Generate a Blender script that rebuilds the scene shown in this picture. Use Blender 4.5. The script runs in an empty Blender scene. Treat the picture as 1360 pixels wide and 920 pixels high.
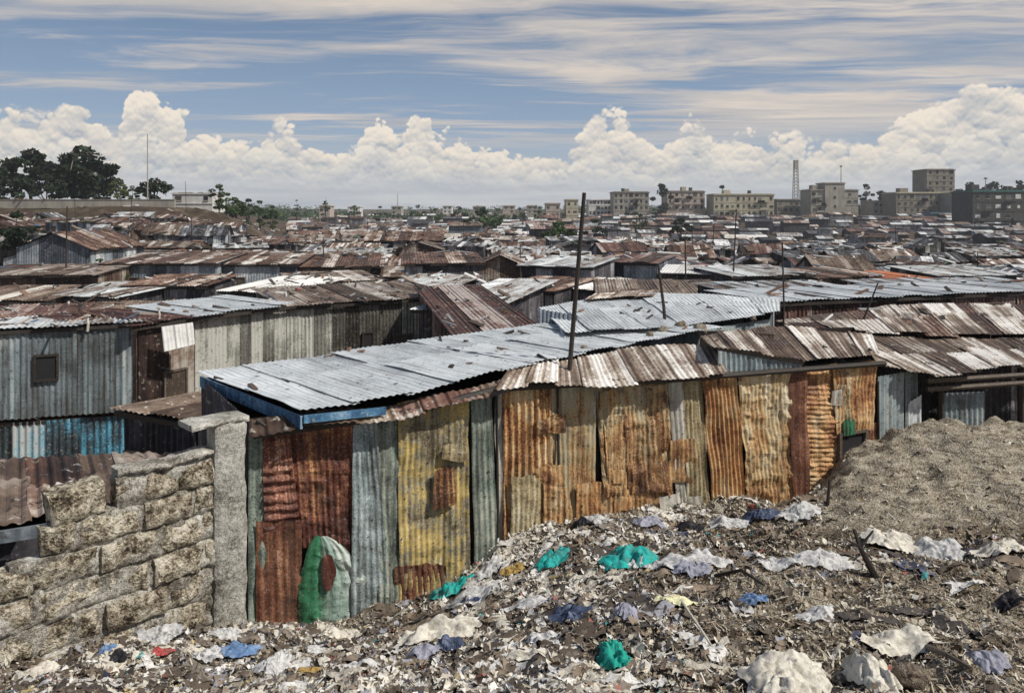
import bpy, math, random
import numpy as np
from mathutils import Vector, Matrix, noise as mnoise
random.seed(7); rng = np.random.default_rng(7)
SC = bpy.context.scene
COL = SC.collection
F, HX, HY = 1000.0, 680.0, 282.0          # focal length and principal point of the photograph, in its pixels

def P(px, py, D):
    return Vector(((px-HX)/F*D, D, -(py-HY)/F*D))

# ------------------------------------------------------------------ numpy noise
def _h(ix, iy, s):
    n = (ix.astype(np.int64)*374761393 + iy.astype(np.int64)*668265263 + s*1274126177) & 0xffffffff
    n = ((n ^ (n >> 13))*1274126177) & 0xffffffff
    n = (n ^ (n >> 16)) & 0xffffffff
    return n/4294967295.0
def vn(x, y, s=0):
    x = np.asarray(x, float); y = np.asarray(y, float)
    ix = np.floor(x); iy = np.floor(y); fx = x-ix; fy = y-iy
    fx = fx*fx*(3-2*fx); fy = fy*fy*(3-2*fy)
    a = _h(ix, iy, s); b = _h(ix+1, iy, s); c = _h(ix, iy+1, s); d = _h(ix+1, iy+1, s)
    return (a*(1-fx)+b*fx)*(1-fy)+(c*(1-fx)+d*fx)*fy
def fbm(x, y, o=4, s=0, g=.5):
    t = 0; a = 1; n = 0
    for k in range(o):
        t = t+a*vn(np.asarray(x)*2**k, np.asarray(y)*2**k, s+k*17); n += a; a *= g
    return t/n-.5
def ridge(x, y, o=3, s=0):
    t = 0; a = 1; n = 0
    for k in range(o):
        t = t+a*(1-np.abs(2*vn(np.asarray(x)*2**k, np.asarray(y)*2**k, s+k*31)-1)); n += a; a *= .55
    return t/n
def ss(a, b, x):
    t = np.clip((np.asarray(x, float)-a)/(b-a), 0, 1); return t*t*(3-2*t)

# ------------------------------------------------------------------ terrain
W0 = np.array([-2.66, 7.62]); W1 = np.array([5.25, 10.9])      # front wall line of the painted shack
WD = (W1-W0)/np.linalg.norm(W1-W0); WL = float(np.linalg.norm(W1-W0)); WN = np.array([-WD[1], WD[0]])
ctl = [(-6.5,900,.1)]
CP = []
for px, py, D in [(335,838,7.5),(480,826,7.75),(560,800,8.1),(640,742,8.4),(770,692,8.9),(890,672,9.4),(980,668,9.8),(1075,650,10.2),
                  (1092,655,9.5),(1108,618,9.5),(1135,604,9.5),(1168,600,9.5),(1200,588,9.6),(1214,573,9.7),(1240,567,9.7),(1300,572,9.6),(1352,588,9.5),(1420,604,9.4),(1130,648,8.6),
                  (1110,690,7.9),(1220,715,7.3),(1330,722,7.2),(1200,640,8.7),(1300,640,8.6),
                  (1200,900,3.95),(1350,900,3.9),(1000,900,4.1),(680,900,4.5),(420,900,5.1),(200,900,5.6),(20,905,5.6),
                  (100,872,6.1),(0,880,6.0),(240,842,6.8),(300,832,7.2),(500,850,6.9),(800,800,6.05),(1000,800,5.6),(1200,800,5.4),
                  (700,760,7.5),(850,742,7.3),(1000,740,6.9),(1000,690,8.6),(600,850,6.1),(900,690,8.9)]:
    v = P(px, py, D); CP.append((v.x, v.y, v.z))
CP += [(0,1,-1.75),(-3,2,-2.3),(3,1,-1.6),(0,-3,-1.6),(-6,4,-3.4),(6,4,-2.5),(8,8,-2.9),(-6,-2,-2.6),(7,-3,-1.8)]
CP = np.array(CP)
def _tps(r2): return np.where(r2 > 1e-12, .5*r2*np.log(np.maximum(r2, 1e-12)), 0)
_n = len(CP); _K = _tps((CP[:,None,0]-CP[None,:,0])**2+(CP[:,None,1]-CP[None,:,1])**2)+np.eye(_n)*.012
_Pm = np.c_[np.ones(_n), CP[:,:2]]
_A = np.block([[_K, _Pm], [_Pm.T, np.zeros((3,3))]])
_wt = np.linalg.solve(_A, np.r_[CP[:,2], 0, 0, 0])
def near_h(x, y):
    out = _wt[-3]+_wt[-2]*x+_wt[-1]*y
    for i in range(_n): out = out+_wt[i]*_tps((x-CP[i,0])**2+(y-CP[i,1])**2)
    return out
def far_h(x, y):
    y0 = np.maximum(y, 1.0); u = x/np.maximum(y0, 20)
    R = ss(0.0, .25, u)
    z = -5.2-(1.5+3.6*R)*ss(60, 170, y0)+(7.5*R+1.0*(1-R))*ss(170, 310, y0)+3.0*ss(310, 1100, y0)*(1-.3*R)+7*ss(500,1100,y0)
    L = ss(-.26, -.43, u)
    z = z+3.3*L*ss(34, 100, y0)+3.7*L*ss(101, 111, y0)
    return z+fbm(x/14, y/14, 3, 5)*1.7*ss(40, 75, y0)
def near_mask(x, y):
    """1 on the rubbish heap, 0 in the hollow behind the shack wall and the block wall"""
    d = (x-W0[0])*WN[0]+(y-W0[1])*WN[1]                 # >0 behind the wall
    # block wall line
    bx, by = -2.75, 7.4
    e = (x-bx)*(-.714)+(y-by)*.70
    dd = np.where(x < bx, e, d)
    m = 1-ss(.12, 1.3, dd)
    # beyond right end of the shack the mound simply ends
    r = ss(5.2, 6.2, x); d2 = y-10.6
    m = m*(1-r)+r*(1-ss(.0, 2.5, d2))
    return m*(1-ss(12, 22, np.abs(x)))*(1-ss(-8, -25, y))
def H(x, y, rough=True):
    x = np.asarray(x, float); y = np.asarray(y, float)
    m = near_mask(x, y)
    xc = np.clip(x, -9, 11); yc = np.clip(y, -4, 12)
    n = near_h(xc, yc)
    if rough:
        mm = ss(2.9, 4.0, xc)*ss(7.4, 8.3, yc)
        n = n+fbm(x*1.3, y*1.3, 3, 3)*.22+(ridge(x*3.2, y*3.2, 4, 9)-.6)*.17*(1-.2*mm)+mm*((ridge(x*1.7+2, y*2.1, 3, 44)-.78)*.24+fbm(x*3.2, y*3.6, 3, 45)*.22)+fbm(x*14, y*14, 2, 4)*.05*(1-.4*mm)
    return n*m+far_h(x, y)*(1-m)

# ------------------------------------------------------------------ mesh builder
class MB:
    def __init__(s): s.v=[]; s.f=[]; s.uv=[]; s.c=[]; s.mi=[]
    def face(s, pts, uvs=None, c=.5, mi=0):
        i = len(s.v); s.v += [tuple(p) for p in pts]; s.f.append(tuple(range(i, i+len(pts))))
        s.uv += uvs if uvs else [(p[0], p[1]+p[2]) for p in pts]; s.c += [c]*len(pts); s.mi.append(mi)
    def grid(s, arr, uv, c=.5, mi=0, flip=False):
        """arr: rows x cols x 3"""
        R, C = arr.shape[:2]; i0 = len(s.v)
        s.v += [tuple(p) for p in arr.reshape(-1, 3)]
        U = uv.reshape(-1, 2)
        for r in range(R-1):
            for q in range(C-1):
                a = r*C+q; ids = (a, a+1, a+C+1, a+C)
                if flip: ids = ids[::-1]
                s.f.append(tuple(i0+k for k in ids)); s.uv += [tuple(U[k]) for k in ids]; s.c += [c]*4; s.mi.append(mi)
    def box(s, c0, c1, c=.5, mi=0, M=None):
        x0,y0,z0 = c0; x1,y1,z1 = c1
        p = [Vector(q) for q in ((x0,y0,z0),(x1,y0,z0),(x1,y1,z0),(x0,y1,z0),(x0,y0,z1),(x1,y0,z1),(x1,y1,z1),(x0,y1,z1))]
        if M is not None: p = [M @ q for q in p]
        i = len(s.v); s.v += [tuple(q) for q in p]
        for f, (ax, ay) in (((0,3,2,1),(0,1)),((4,5,6,7),(0,1)),((0,1,5,4),(0,2)),((1,2,6,5),(1,2)),((2,3,7,6),(0,2)),((3,0,4,7),(1,2))):
            q = (x0,y0,z0,x1,y1,z1)
            s.f.append(tuple(i+k for k in f)); s.c += [c]*4; s.mi.append(mi)
            raw = ((x0,y0,z0),(x1,y0,z0),(x1,y1,z0),(x0,y1,z0),(x0,y0,z1),(x1,y0,z1),(x1,y1,z1),(x0,y1,z1))
            s.uv += [(raw[k][ax], raw[k][ay]) for k in f]
    def tube(s, pts, rad, n=8, c=.5, mi=0):
        pts = [Vector(p) for p in pts]; rings = []
        if not hasattr(rad, '__len__'): rad = [rad]*len(pts)
        for k, p in enumerate(pts):
            d = (pts[min(k+1, len(pts)-1)]-pts[max(k-1, 0)]).normalized()
            a = d.cross(Vector((0,0,1)) if abs(d.z) < .9 else Vector((1,0,0))).normalized(); b = d.cross(a)
            rings.append([p+rad[k]*(math.cos(t)*a+math.sin(t)*b) for t in [2*math.pi*j/n for j in range(n)]])
        i = len(s.v); L = 0
        for r in rings: s.v += [tuple(q) for q in r]
        for k in range(len(rings)-1):
            l = (pts[k+1]-pts[k]).length
            for j in range(n):
                j2 = (j+1) % n; s.f.append((i+k*n+j, i+k*n+j2, i+(k+1)*n+j2, i+(k+1)*n+j))
                s.uv += [(j*.1, L), (j*.1+.1, L), (j*.1+.1, L+l), (j*.1, L+l)]; s.c += [c]*4; s.mi.append(mi)
            L += l
        for e, rv in ((0, True), (len(rings)-1, False)):
            ids = [i+e*n+j for j in range(n)]
            if rv: ids = ids[::-1]
            s.f.append(tuple(ids)); s.uv += [(0,0)]*n; s.c += [c]*n; s.mi.append(mi)
    def mesh(s, name, mats):
        me = bpy.data.meshes.new(name)
        me.from_pydata(s.v, [], s.f)
        uvl = me.uv_layers.new(name='UVMap'); uvl.data.foreach_set('uv', np.array(s.uv, dtype=np.float32).ravel())
        at = me.attributes.new('sheet', 'FLOAT', 'CORNER'); at.data.foreach_set('value', np.array(s.c, dtype=np.float32))
        if not isinstance(mats, (list, tuple)): mats = [mats]
        for m in mats: me.materials.append(m)
        if len(mats) > 1: me.polygons.foreach_set('material_index', s.mi)
        me.update(); return me
    def build(s, name, mats, parent=None, solid=0, smooth=False):
        me = s.mesh(name, mats)
        if smooth: me.polygons.foreach_set('use_smooth', [True]*len(me.polygons))
        o = bpy.data.objects.new(name, me); COL.objects.link(o)
        if parent is not None: o.parent = parent
        if solid:
            m = o.modifiers.new('thickness', 'SOLIDIFY'); m.thickness = solid; m.offset = 0
        return o
LABELS = []
def tag(o, label=None, cat=None, group=None, kind=None):
    if label: o['label'] = label
    if cat: o['category'] = cat
    if group: o['group'] = group
    if kind: o['kind'] = kind
    return o
def empty(name, loc, rz=0, label=None, cat=None, group=None):
    o = bpy.data.objects.new(name, None); o.location = loc; o.rotation_euler = (0, 0, rz); o.empty_display_size = .2
    COL.objects.link(o); tag(o, label, cat, group); return o
def copy_tree(o, parent=None):
    c = o.copy(); COL.objects.link(c); c.parent = parent
    for ch in list(o.children): copy_tree(ch, c)
    return c

# ------------------------------------------------------------------ node helper
class T:
    def __init__(s, nt): s.nt = nt
    def n(s, typ, **k):
        x = s.nt.nodes.new(typ)
        for a, b in k.items(): setattr(x, a, b)
        return x
    def put(s, sock, v):
        if isinstance(v, bpy.types.NodeSocket): s.nt.links.new(v, sock)
        else: sock.default_value = v
    def m(s, op, a, b=0.0, c=None, clamp=False):
        x = s.n('ShaderNodeMath', operation=op, use_clamp=clamp); s.put(x.inputs[0], a); s.put(x.inputs[1], b)
        if c is not None: s.put(x.inputs[2], c)
        return x.outputs[0]
    def add(s, a, b): return s.m('ADD', a, b)
    def sub(s, a, b): return s.m('SUBTRACT', a, b)
    def mul(s, a, b): return s.m('MULTIPLY', a, b)
    def vec(s, a, b, c=0.0):
        x = s.n('ShaderNodeCombineXYZ'); s.put(x.inputs[0], a); s.put(x.inputs[1], b); s.put(x.inputs[2], c); return x.outputs[0]
    def sep(s, v):
        x = s.n('ShaderNodeSeparateXYZ'); s.put(x.inputs[0], v); return x.outputs
    def vm(s, op, a, b):
        x = s.n('ShaderNodeVectorMath', operation=op); s.put(x.inputs[0], a)
        if op == 'SCALE': s.put(x.inputs['Scale'], b)
        else: s.put(x.inputs[1], b)
        return x.outputs[0]
    def noise(s, v, scale=1.0, detail=3.0, rough=.5, dist=0.0, dim='3D'):
        x = s.n('ShaderNodeTexNoise', noise_dimensions=dim); s.put(x.inputs['Vector'], v); s.put(x.inputs['Scale'], scale)
        x.inputs['Detail'].default_value = detail; x.inputs['Roughness'].default_value = rough; x.inputs['Distortion'].default_value = dist
        return x.outputs['Fac']
    def vor(s, v, scale=1.0, feat='F1', dim='2D', rnd=1.0):
        x = s.n('ShaderNodeTexVoronoi', voronoi_dimensions=dim, feature=feat); s.put(x.inputs['Vector'], v); s.put(x.inputs['Scale'], scale)
        x.inputs['Randomness'].default_value = rnd
        return x.outputs['Distance']
    def mr(s, v, a, b, c=0.0, d=1.0, smooth=False):
        x = s.n('ShaderNodeMapRange', interpolation_type='SMOOTHSTEP' if smooth else 'LINEAR', clamp=True)
        s.put(x.inputs[0], v)
        for i, q in enumerate((a, b, c, d)): s.put(x.inputs[1+i], q)
        return x.outputs[0]
    def ramp(s, v, stops, interp='LINEAR'):
        x = s.n('ShaderNodeValToRGB'); s.put(x.inputs[0], v); cr = x.color_ramp; cr.interpolation = interp
        while len(cr.elements) < len(stops): cr.elements.new(.5)
        for e, (p, c) in zip(cr.elements, stops): e.position = p; e.color = (*c, 1)
        return x.outputs[0]
    def mix(s, f, a, b, bt='MIX'):
        x = s.n('ShaderNodeMix', data_type='RGBA', blend_type=bt); s.put(x.inputs[0], f)
        for i, v in ((6, a), (7, b)):
            if isinstance(v, tuple) and len(v) == 3: v = (*v, 1)
            s.put(x.inputs[i], v)
        return x.outputs[2]
    def bump(s, h, strength=.5, dist=.01, nrm=None):
        x = s.n('ShaderNodeBump'); s.put(x.inputs['Height'], h); x.inputs['Strength'].default_value = strength; x.inputs['Distance'].default_value = dist
        if nrm is not None: s.put(x.inputs['Normal'], nrm)
        return x.outputs[0]
def newmat(name):
    m = bpy.data.materials.new(name); m.use_nodes = True; nt = m.node_tree
    b = nt.nodes['Principled BSDF']; return m, T(nt), b
def put_bsdf(t, b, col, rough=.8, metal=0.0, nrm=None, spec=.3):
    t.put(b.inputs['Base Color'], col); t.put(b.inputs['Roughness'], rough); t.put(b.inputs['Metallic'], metal)
    b.inputs['Specular IOR Level'].default_value = spec
    if nrm is not None: t.put(b.inputs['Normal'], nrm)

def metal(name, stops, big=.9, sx=9.0, sy=.7, grain=26.0, w=(.42,.33,.25), con=2.4, rough=.65, met=0.0, sheet=.5, vg=0.0, ug=0.0, uc=.3, corr=0.0,
          grime=0.0, spots=.35, flecks=.25, fleck_col=(.55,.52,.46), dark=(.035,.025,.02), bstr=.6):
    m, t, b = newmat(name)
    uv = t.n('ShaderNodeUVMap').outputs[0]
    oi = t.n('ShaderNodeObjectInfo').outputs['Random']
    at = t.n('ShaderNodeAttribute', attribute_name='sheet').outputs['Fac']
    off = t.vec(t.mul(oi, 91.0), t.mul(at, 57.0), t.mul(oi, 13.0))
    p = t.vm('ADD', uv, off)
    n1 = t.noise(p, big, 5, .6)
    px, py, pz = t.sep(p)
    n2 = t.noise(t.vec(t.mul(px, sx), t.mul(py, sy), pz), 1.0, 3, .6)
    n3 = t.noise(p, grain, 3, .7)
    v = t.add(t.add(t.mul(n1, w[0]), t.mul(n2, w[1])), t.mul(n3, w[2]))
    v = t.add(t.mul(t.sub(v, .5), con), .5)
    v = t.add(v, t.mul(t.sub(at, .5), sheet))
    if vg:
        _, vv, _ = t.sep(uv); v = t.add(v, t.mul(t.sub(vv, 1.0), vg))
    if ug:
        uu, _, _ = t.sep(uv); v = t.add(v, t.mul(t.sub(t.m('FLOORED_MODULO', uu, 3.7), uc), ug))
    c = t.ramp(v, stops)
    sp = t.noise(p, grain*.45, 4, .75)
    c = t.mix(t.mul(t.mr(sp, .60, .67), spots*1.6), c, dark)
    fl = t.noise(t.vm('ADD', p, (31.0, 7.0, 3.0)), grain*.8, 3, .75)
    c = t.mix(t.mul(t.mr(fl, .60, .68), flecks*1.6), c, fleck_col)
    if grime:
        gr = t.noise(t.vec(t.mul(px, 7.0), t.mul(py, .45), t.add(pz, 4.0)), 1.0, 5, .7)
        g2 = t.noise(t.vm('ADD', p, (11.0, 3.0, 8.0)), 3.2, 5, .7)
        c = t.mix(t.mul(t.mr(gr, .50, .66), grime), c, (.045,.032,.024)); c = t.mix(t.mul(t.mr(g2, .56, .68), grime), c, (.06,.045,.034))
    hgt = t.add(t.mul(n3, .5), t.mul(sp, .5))
    nr = t.bump(hgt, bstr, .012)
    if corr:
        ux, uy, _ = t.sep(uv)
        wv = t.m('SINE', t.mul(ux, 2*math.pi/.15)); nr = t.bump(wv, corr, .03, nr)
    put_bsdf(t, b, c, t.mr(n1, .3, .7, rough-.15, rough+.15), met, nr)
    return m

RUSTB = [(0,(.025,.014,.011)),(.34,(.075,.038,.027)),(.54,(.145,.080,.056)),(.72,(.24,.16,.12)),(.88,(.42,.35,.30)),(1,(.62,.58,.53))]
M = {}
M['silver'] = metal('galvanised_iron', grime=.35, stops= [(0,(.16,.17,.18)),(.22,(.38,.41,.43)),(.45,(.55,.59,.61)),(.7,(.69,.73,.75)),(1,(.84,.87,.88))], con=2.2, met=.1, rough=.55, flecks=.3, spots=.55, sheet=.4, fleck_col=(.85,.87,.88), sx=4, bstr=.4, dark=(.08,.08,.08))
M['silverf'] = metal('old_galvanised_iron', [(0,(.05,.035,.028)),(.25,(.17,.125,.10)),(.4,(.32,.31,.30)),(.55,(.46,.49,.50)),(.75,(.62,.65,.66)),(1,(.85,.87,.87))], con=2.9, met=.1, rough=.6, flecks=.4, spots=.5, corr=.5, grain=7, sx=3, sy=.25, fleck_col=(.85,.85,.83))
M['tin'] = metal('pale_tin', [(0,(.22,.20,.18)),(.3,(.50,.48,.45)),(.55,(.70,.70,.68)),(1,(.88,.88,.86))], con=2.0, rough=.6, corr=.4, grain=8, sx=2.5, sy=.2, spots=.4, flecks=.3)
M['rust'] = metal('rusted_iron', RUSTB, corr=.5, grain=7, sx=2.6, sy=.2, con=3.3, flecks=.5, spots=.7, sheet=1.1)
M['rustd'] = metal('dark_rusted_iron', [(0,(.02,.012,.010)),(.35,(.065,.03,.024)),(.55,(.12,.06,.048)),(.75,(.20,.12,.095)),(1,(.42,.36,.33))], corr=.5, grain=7, sx=2.6, sy=.2, con=2.8, flecks=.5, spots=.6, sheet=.9)
M['tan'] = metal('dusty_rusted_iron', [(0,(.035,.022,.016)),(.32,(.11,.075,.055)),(.56,(.20,.15,.115)),(.8,(.36,.31,.265)),(1,(.6,.57,.52))], corr=.5, grain=7, sx=2.0, sy=.2, con=2.8, flecks=.45, spots=.7, sheet=.9)
M['stripe'] = metal('streaked_iron_roof', [(0,(.045,.025,.018)),(.3,(.13,.09,.065)),(.46,(.25,.19,.145)),(.58,(.42,.36,.30)),(.70,(.68,.65,.60)),(1,(.86,.84,.80))], sx=6.5, sy=.16, w=(.3,.5,.2), con=3.8, sheet=.7, flecks=.35, spots=.7, grain=22)
M['stripef'] = metal('streaked_far_roof', [(0,(.04,.022,.018)),(.34,(.12,.07,.05)),(.52,(.22,.15,.115)),(.63,(.42,.36,.31)),(.74,(.70,.68,.64)),(1,(.86,.86,.84))], sx=2.2, sy=.15, w=(.25,.6,.15), con=3.4, sheet=.6, flecks=.3, spots=.5, grain=8, corr=.4)
M['slate'] = metal('dark_grey_iron_roof', [(0,(.012,.012,.015)),(.35,(.045,.047,.055)),(.55,(.10,.105,.12)),(.72,(.19,.195,.21)),(.85,(.5,.51,.52)),(1,(.8,.8,.8))], corr=.4, grain=7, sx=2.6, sy=.2, con=3.0, flecks=.6, spots=.6, sheet=1.0)
M['wgrey'] = metal('grey_corrugated_wall', grime=.6, stops= [(0,(.05,.06,.06)),(.3,(.14,.17,.18)),(.5,(.22,.27,.29)),(.7,(.32,.37,.38)),(1,(.52,.53,.50))], sx=9, sy=.3, con=3.0, sheet=.7, spots=.6, flecks=.3, grain=24)
M['wgreen'] = metal('greenish_grey_wall', [(0,(.02,.018,.014)),(.3,(.06,.056,.048)),(.52,(.125,.12,.105)),(.74,(.21,.21,.185)),(.92,(.36,.36,.32)),(1,(.5,.5,.45))], sx=9, sy=.3, con=3.2, sheet=1.2, spots=.6, flecks=.35, grain=22)
M['wdark'] = metal('dark_metal_wall', [(0,(.012,.012,.014)),(.35,(.04,.038,.045)),(.6,(.09,.085,.095)),(.8,(.18,.17,.18)),(1,(.40,.40,.42))], sx=5, sy=.3, con=2.6, sheet=.9, spots=.4, flecks=.3, grain=9, corr=.3)
M['wblue'] = metal('bluish_metal_wall', [(0,(.03,.035,.045)),(.35,(.095,.11,.135)),(.6,(.18,.21,.24)),(.8,(.32,.36,.39)),(1,(.65,.67,.68))], sx=5, sy=.3, con=2.4, sheet=.9, spots=.4, flecks=.3, grain=9, corr=.3)
M['wbrown'] = metal('brown_metal_wall', [(0,(.02,.012,.01)),(.35,(.07,.04,.03)),(.6,(.14,.09,.065)),(.8,(.24,.18,.14)),(1,(.45,.41,.36))], sx=5, sy=.3, con=2.5, sheet=.9, spots=.4, flecks=.3, grain=9, corr=.3)
M['blue'] = metal('turquoise_painted_sheet', [(0,(.02,.02,.02)),(.32,(.05,.08,.10)),(.48,(.06,.24,.35)),(.72,(.16,.38,.49)),(1,(.45,.48,.47))], con=3.6, sheet=.9, spots=.7, flecks=.4)
M['navy'] = metal('blue_fascia_paint', [(0,(.015,.03,.06)),(.35,(.03,.09,.18)),(.6,(.08,.20,.34)),(.85,(.24,.38,.50)),(1,(.5,.58,.62))], con=3.2, sheet=.2, spots=.7, flecks=.4)
M['wood'] = metal('weathered_wood', [(0,(.02,.015,.012)),(.4,(.08,.06,.045)),(.7,(.17,.14,.11)),(1,(.35,.31,.26))], sx=30, sy=1.2, con=2, sheet=.4)
M['pole'] = metal('dark_pole_wood', [(0,(.012,.01,.009)),(.5,(.035,.028,.024)),(1,(.10,.085,.07))], sx=30, sy=1.2, con=1.6, sheet=.2, flecks=.1)
M['hole'] = newmat('dark_opening')[0]; M['hole'].node_tree.nodes['Principled BSDF'].inputs['Base Color'].default_value = (.012,.012,.013,1)
M['hole'].node_tree.nodes['Principled BSDF'].inputs['Roughness'].default_value = .9

def rock_mat(name, stops, scale=3.0, bstr=1.0, dist=.03, fine=30.0, con=2.2, tint=0.0):
    m, t, b = newmat(name)
    g = t.n('ShaderNodeNewGeometry').outputs['Position']
    n1 = t.noise(g, scale, 6, .65); n2 = t.noise(g, fine, 4, .75); n3 = t.noise(g, fine*2.6, 2, .6)
    v = t.add(t.mul(t.sub(t.add(t.add(t.mul(n1, .45), t.mul(n2, .35)), t.mul(n3, .2)), .5), con), .5)
    c = t.ramp(v, stops)
    if tint:
        at = t.n('ShaderNodeAttribute', attribute_name='sheet').outputs['Fac']
        c = t.mix(tint, c, t.ramp(at, [(0,(.62,.55,.46)),(.5,(1,.95,.86)),(1,(1.2,1.16,1.08))]), 'MULTIPLY')
    pit = t.vor(g, fine*.6, dim='3D')
    nr = t.bump(t.add(t.add(n2, t.mul(n3, .6)), t.mul(pit, -.5)), bstr, dist)
    put_bsdf(t, b, c, .95, 0.0, nr, .1); return m
M['block'] = rock_mat('quarry_stone', [(0,(.03,.025,.02)),(.26,(.13,.108,.08)),(.45,(.33,.295,.23)),(.62,(.53,.49,.405)),(1,(.80,.78,.70))], 4.5, 1.0, .05, 19, 5.0, tint=.55)
M['mortar'] = rock_mat('mortar', [(0,(.03,.025,.02)),(.38,(.20,.18,.15)),(.6,(.42,.40,.35)),(1,(.78,.77,.73))], 4, .9, .02, 40, 4.0)
M['concrete'] = rock_mat('cement_render', [(0,(.06,.055,.05)),(.3,(.25,.24,.21)),(.5,(.40,.39,.35)),(.75,(.55,.54,.50)),(1,(.80,.79,.75))], 3, .8, .02, 34, 4.0)
M['soil'] = rock_mat('trampled_soil', [(0,(.02,.015,.011)),(.3,(.085,.066,.05)),(.5,(.19,.155,.12)),(.7,(.33,.29,.23)),(1,(.60,.56,.48))], 1.2, 1.0, .03, 17, 3.0)
M['stone'] = rock_mat('pale_stone', [(0,(.20,.19,.17)),(.4,(.38,.37,.34)),(.7,(.52,.51,.47)),(1,(.68,.67,.63))], 5, .6, .01, 50, 1.6)

# ground: soil near, darker earth with scrub far off
def ground_mat():
    m, t, b = newmat('heap_and_earth')
    g = t.n('ShaderNodeNewGeometry').outputs['Position']; x, y, z = t.sep(g)
    n1 = t.noise(g, 1.3, 5, .65); n2 = t.noise(g, 15, 4, .8); n3 = t.noise(g, 48, 3, .7)
    v = t.add(t.mul(t.sub(t.add(t.add(t.mul(n1, .3), t.mul(n2, .4)), t.mul(n3, .3)), .5), 4.2), .53)
    near = t.ramp(v, [(0,(.012,.010,.008)),(.3,(.070,.052,.036)),(.48,(.19,.150,.105)),(.66,(.36,.30,.22)),(.84,(.56,.50,.40)),(1,(.76,.73,.64))])
    lit = t.noise(g, 6.5, 4, .75)
    ns = t.noise(t.vec(t.mul(x, 3.0), t.mul(y, 3.0), t.mul(z, 26.0)), 1.0, 4, .7)
    mound = t.ramp(t.add(t.mul(t.sub(t.add(t.mul(ns, .5), t.mul(n3, .5)), .5), 3.4), .5), [(0,(.05,.04,.03)),(.27,(.20,.165,.12)),(.48,(.39,.34,.26)),(.7,(.55,.49,.39)),(1,(.74,.70,.60))])
    mk = t.mul(t.mr(t.add(x, t.mul(n1, .8)), 3.2, 4.2, smooth=True), t.mr(t.add(y, n1), 7.7, 8.5, smooth=True))
    near = t.mix(mk, near, mound)
    f1 = t.noise(g, .03, 5, .6); f2 = t.noise(g, .4, 4, .7)
    far = t.ramp(t.add(t.mul(t.sub(f2, .5), 2.0), .5), [(0,(.02,.016,.012)),(.5,(.075,.055,.04)),(1,(.18,.14,.10))])
    scrub = t.ramp(f2, [(.3,(.015,.03,.012)),(.7,(.05,.085,.03))])
    far = t.mix(t.mr(f1, .57, .66), far, scrub)
    c = t.mix(t.mr(y, 13.0, 20.0), near, far)
    nr = t.bump(t.add(n2, n3), 1.0, .045)
    put_bsdf(t, b, c, .95, 0.0, nr, .1); return m
M['ground'] = ground_mat()

def scrap_mat(name, stops, rough=.6, trans=False):
    m, t, b = newmat(name)
    at = t.n('ShaderNodeAttribute', attribute_name='sheet').outputs['Fac']
    g = t.n('ShaderNodeNewGeometry').outputs['Position']
    c = t.ramp(at, stops, 'CONSTANT')
    n = t.noise(g, 45, 3, .7)
    c = t.mix(t.mr(n, .40, .70, 0, .65), c, (.12,.10,.08))
    put_bsdf(t, b, c, rough, 0.0, t.bump(n, .6, .01), .35); return m
M['scrap'] = scrap_mat('scrap_colours', [(0,(.80,.79,.76)),(.16,(.58,.54,.46)),(.36,(.74,.70,.60)),(.47,(.27,.21,.15)),(.58,(.10,.075,.055)),(.70,(.045,.04,.04)),
    (.79,(.22,.19,.16)),(.86,(.36,.37,.42)),(.90,(.08,.10,.17)),(.925,(.55,.44,.20)),(.945,(.45,.15,.12)),(.957,(.08,.42,.40)),(.961,(.66,.66,.64))])
M['twig'] = scrap_mat('fibre_colours', [(0,(.60,.54,.42)),(.3,(.40,.345,.26)),(.62,(.24,.195,.145)),(.80,(.06,.05,.04)),(.85,(.78,.75,.68))], .8)
def cloth(name, col, dirt=.5, col2=None, rough=.5):
    m, t, b = newmat(name)
    g = t.n('ShaderNodeNewGeometry').outputs['Position']
    n = t.noise(g, 9, 5, .7); n2 = t.noise(g, 40, 3, .7)
    c = t.mix(t.mr(n, .5, .62), (*col, 1), (*(col2 or col), 1))
    c = t.mix(t.mr(t.add(t.mul(n2, .6), t.mul(n, .4)), .46, .66, 0, dirt), c, (.13,.105,.08))
    put_bsdf(t, b, c, rough, 0.0, t.bump(n2, .5, .008), .4)
    if 'plastic' in name: b.inputs['Transmission Weight'].default_value = .22; b.inputs['IOR'].default_value = 1.2
    return m
M['bagw'] = cloth('white_plastic', (.74,.74,.73), .75, (.58,.60,.64))
M['bagc'] = cloth('cream_sacking', (.66,.63,.55), .65, (.50,.47,.40), .8)
M['bagt'] = cloth('turquoise_plastic', (.03,.50,.46), .55, (.10,.36,.35))
M['bagg'] = cloth('sea_green_plastic', (.02,.42,.33), .35, (.05,.55,.45))
M['bagb'] = cloth('blue_black_plastic', (.05,.07,.13), .25, (.20,.25,.36))
M['bagk'] = cloth('black_plastic', (.02,.02,.025), .3, (.06,.06,.08), .4)
M['bagl'] = cloth('lilac_grey_plastic', (.42,.43,.52), .5, (.30,.32,.42))
M['bago'] = cloth('ochre_plastic', (.52,.36,.12), .4, (.40,.25,.10))
M['bagr'] = cloth('red_plastic', (.55,.10,.10), .3, (.45,.16,.14))
M['bagblue'] = cloth('blue_cloth', (.12,.22,.40), .35, (.22,.32,.50))
M['bagy'] = cloth('pale_yellow_paper', (.72,.70,.45), .4, (.6,.56,.36))
M['ink'] = cloth('dark_blue_print', (.04,.06,.14), .2)

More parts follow.
